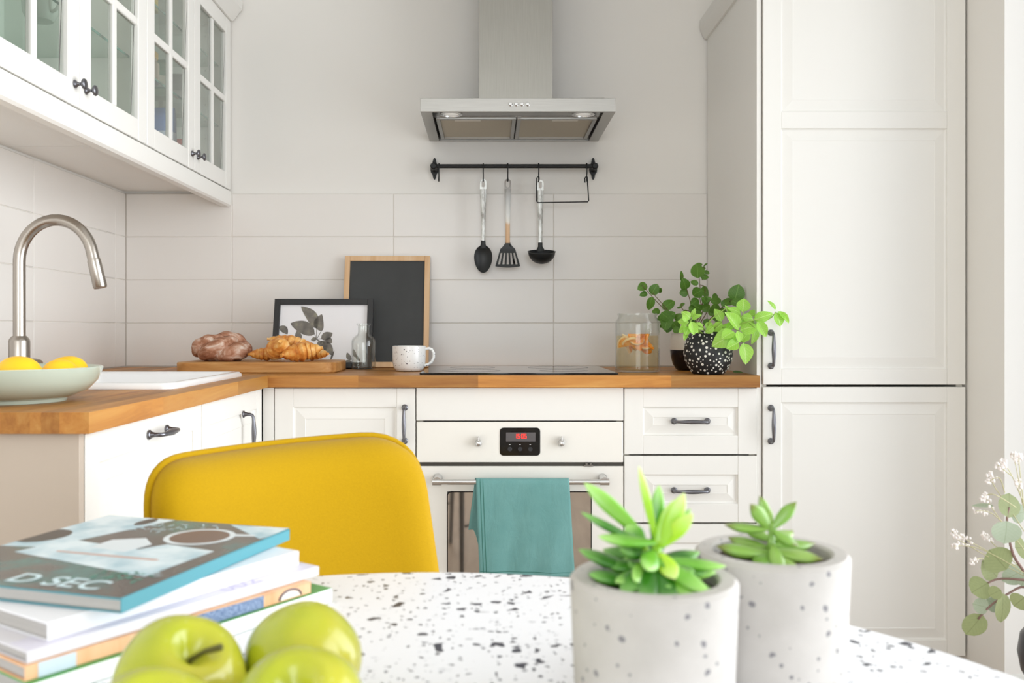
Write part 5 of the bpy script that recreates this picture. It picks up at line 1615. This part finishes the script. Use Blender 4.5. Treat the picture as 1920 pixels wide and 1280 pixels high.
for k in range(16):
    a = 2 * PI * k / 16 + random.uniform(-.15, .15); rr = random.uniform(45, 72) if k % 2 else random.uniform(82, 116)
    L1.append(((1224 + 12 * math.cos(a), 1092 - random.uniform(0, 22), .004 * math.sin(a)), (1224 + rr * math.cos(a), 1090 - random.uniform(0, 40), rr * q * math.sin(a) * .92), random.uniform(34, 44), (A3, A1, A3)[k % 3], UPV))
for b_, t_, w, me, hv in L1:
    place_fat(me, r, p1(*b_), p1(*t_), w * q * (.74 if t_[1] < 1000 else .95), hv)
MB().tube([p1(1226, 1118, 0), p1(1228, 1070, 0), p1(1232, 1022, 0)], [.0042, .0038, .0032], 10).obj('stem', M_s1b, r, smooth=180)
MB().tube([p1(1220, 1110, .004), p1(1212, 1060, .004), p1(1203, 1018, .006)], [.004, .0036, .003], 10).obj('stem', M_s1b, r, smooth=180)

r = pot('potted_succulent', 'olive green succulent with pointed leaves in the farther speckled concrete pot', .2275, .731, .0602, PH)
q = .731 / FPX
def p2(px, py, dy): return Vector(((px - 1446) * q, dy, PH + (1038 - py) * q))
L2 = [((1446, 998, 0), (1401, 950, -.004), 26, B1, CAMV), ((1448, 990, .004), (1428, 940, .008), 18, B1, CAMV), ((1448, 996, -.002), (1496, 950, .004), 22, B1, CAMV), ((1446, 992, 0), (1440, 958, .01), 18, B1, CAMV),
      ((1442, 998, .0), (1355, 994, -.002), 24, B1, UPV), ((1440, 1040, -.006), (1334, 1030, -.012), 34, B1, UPV), ((1442, 1035, .004), (1376, 1030, .02), 30, B1, UPV), ((1448, 1000, -.004), (1486, 1028, -.012), 26, B1, UPV),
      ((1446, 1036, -.004), (1530, 1052, -.016), 34, B1, UPV), ((1448, 1030, .002), (1544, 1040, .018), 30, B1, UPV), ((1444, 1025, -.008), (1436, 1064, -.036), 26, B1, CAMV), ((1446, 1044, -.006), (1470, 1066, -.034), 32, B1, UPV),
      ((1440, 1040, -.008), (1395, 1056, -.030), 32, B1, UPV), ((1450, 1020, .006), (1510, 1022, .03), 28, B1, UPV), ((1444, 1020, .004), (1408, 1004, .026), 28, B1, UPV)]
for b_, t_, w, me, hv in L2:
    place_fat(me, r, p2(*b_), p2(*t_), w * q * 1.1, hv)
MB().tube([p2(1444, 1062, 0), p2(1445, 1030, 0), p2(1447, 990, 0)], [.0036, .003, .0022], 10).obj('stem', M_s2, r, smooth=180)

# ------------------------------------------------------------------ eucalyptus in a dark vase on a stool at the right
VY = 1.52
VX = at(1978, 1210, VY).x
st = thing('plant_stool', 'small round stool by the balcony door, under the dark vase', 'stool', (VX, VY, 0))
MB().lathe([(.080, .400), (.085, .404), (.085, .420), (.080, .424)], 40).obj('seat', M_cab, st, smooth=40)
for k in range(3):
    a = 2 * PI * k / 3 + .4
    MB().tube([(.06 * math.cos(a), .06 * math.sin(a), .402), (.13 * math.cos(a), .13 * math.sin(a), 0)], [.014, .010], 12).obj('leg', M_cab, st, smooth=60)
vz = .4245
r = thing('eucalyptus_vase', 'eucalyptus branches with tiny white flowers in a dark vase at the right edge', 'plant', (VX, VY, vz))
MB().lathe([(.030, 0), (.036, .003), (.050, .03), (.0555, .06), (.051, .09), (.034, .115), (.021, .13), (.018, .150), (.022, .158), (.018, .158), (.015, .148), (.016, .13)], 36).obj('vase', Mat('dark_glaze', '#3b383d', .3), r, smooth=50)
M_euc = leaf_mat('eucalyptus_leaf', '#8a9566', '#a3aa7c', '#868f62', .30, .6)
M_euc2 = leaf_mat('eucalyptus_leaf_grey', '#97a48c', '#aeb8a2', '#94a086', .30, .6)
M_tw = Mat('eucalyptus_twig', '#8a6f68', .7); M_twg = Mat('flower_stalk', '#b9b48c', .7); M_fl = Mat('tiny_flower', '#efe9e6', .7)
EU = [leaf_mesh('leaf', .95, .55, .04, .10, .02), leaf_mesh('leaf', .9, .52, .10, .16, .02)]
EU[0].materials.append(M_euc.m); EU[1].materials.append(M_euc2.m)
def z5(x, y, Y=VY): return at(1760 + x / 2.907, 820 + y / 2.909, Y)
ps = VY / FPX / 2.907
eu = [((380, 438), (388, 303), 135, 0), ((392, 420), (478, 405), 95, 1), ((372, 455), (362, 580), 158, 1), ((480, 600), (418, 600), 105, 0), ((372, 720), (275, 612), 140, 0), ((320, 762), (240, 672), 108, 0), ((470, 720), (350, 780), 90, 1),
      ((270, 792), (180, 845), 110, 0), ((275, 930), (185, 905), 76, 1), ((262, 880), (350, 945), 72, 1), ((340, 830), (275, 862), 62, 0), ((352, 850), (345, 1012), 88, 0), ((240, 965), (150, 1078), 112, 0), ((470, 870), (408, 920), 92, 0), ((470, 770), (450, 810), 60, 1),
      ((300, 372), (185, 370), 20, 1), ((360, 545), (430, 552), 22, 1)]
random.seed(17)
for i, (b_, t_, w, k) in enumerate(eu):
    dy = random.uniform(-.03, .03)
    place_leaf(EU[k], r, z5(*b_, VY + dy), z5(*t_, VY + dy + random.uniform(-.012, .012)), w * ps * 1.18, Vector((random.uniform(-.35, .35), -1, random.uniform(-.1, .5))))
mouth = Vector((VX, VY, vz + .14))
def twig(pts, rad, mat, from_mouth=True):
    P = ([mouth] if from_mouth else []) + [z5(x, y, VY + (random.uniform(-.01, .01))) for x, y in pts]
    stem(r, P, rad, mat, 'twig')
twig([(560, 860), (455, 715), (400, 620), (372, 450), (385, 380)], .0030, M_tw)
twig([(560, 800), (450, 775), (330, 770), (270, 792)], .0026, M_tw)
twig([(560, 850), (460, 815), (390, 845), (290, 910), (215, 990)], .0024, M_tw)
sprigs = [[(560, 700), (470, 420), (430, 200), (405, 90)], [(470, 420), (440, 160), (440, 100)], [(540, 640), (380, 380), (300, 260), (275, 195)], [(360, 300), (330, 220), (270, 240)], [(540, 700), (330, 440), (245, 310)], [(540, 720), (320, 435), (200, 400)],
          [(540, 800), (250, 640), (80, 540)], [(540, 790), (260, 620), (120, 590), (85, 595)], [(420, 700), (250, 610), (75, 515)], [(500, 760), (320, 600), (240, 525)], [(480, 400), (400, 210), (350, 130)], [(400, 210), (320, 150)], [(520, 500), (450, 330), (430, 240)], [(300, 690), (230, 660), (180, 680)], [(420, 380), (300, 310), (235, 330)]]
fl_ = MB(); random.seed(8)
for s_ in sprigs:
    stem(r, ([mouth] if s_[0][0] >= 500 else []) + [z5(x, y, VY + random.uniform(-.03, .03)) for x, y in s_], .0009, M_twg, 'flower_stalk')
    ex, ey = s_[-1]; bx_, by_ = s_[-2]
    for k in range(20):
        u = random.random() ** 2 * .55
        x = ex + (bx_ - ex) * u + random.uniform(-16, 16); y = ey + (by_ - ey) * u + random.uniform(-14, 14)
        c_ = z5(x, y, VY + random.uniform(-.02, .02)) - r.location
        fl_.blob(c_, .0021, .0021, .0024, 6, 4)
fo = fl_.obj('flower_heads', M_fl, r, smooth=180); fo['kind'] = 'stuff'; fo['label'] = 'tiny white flower heads'
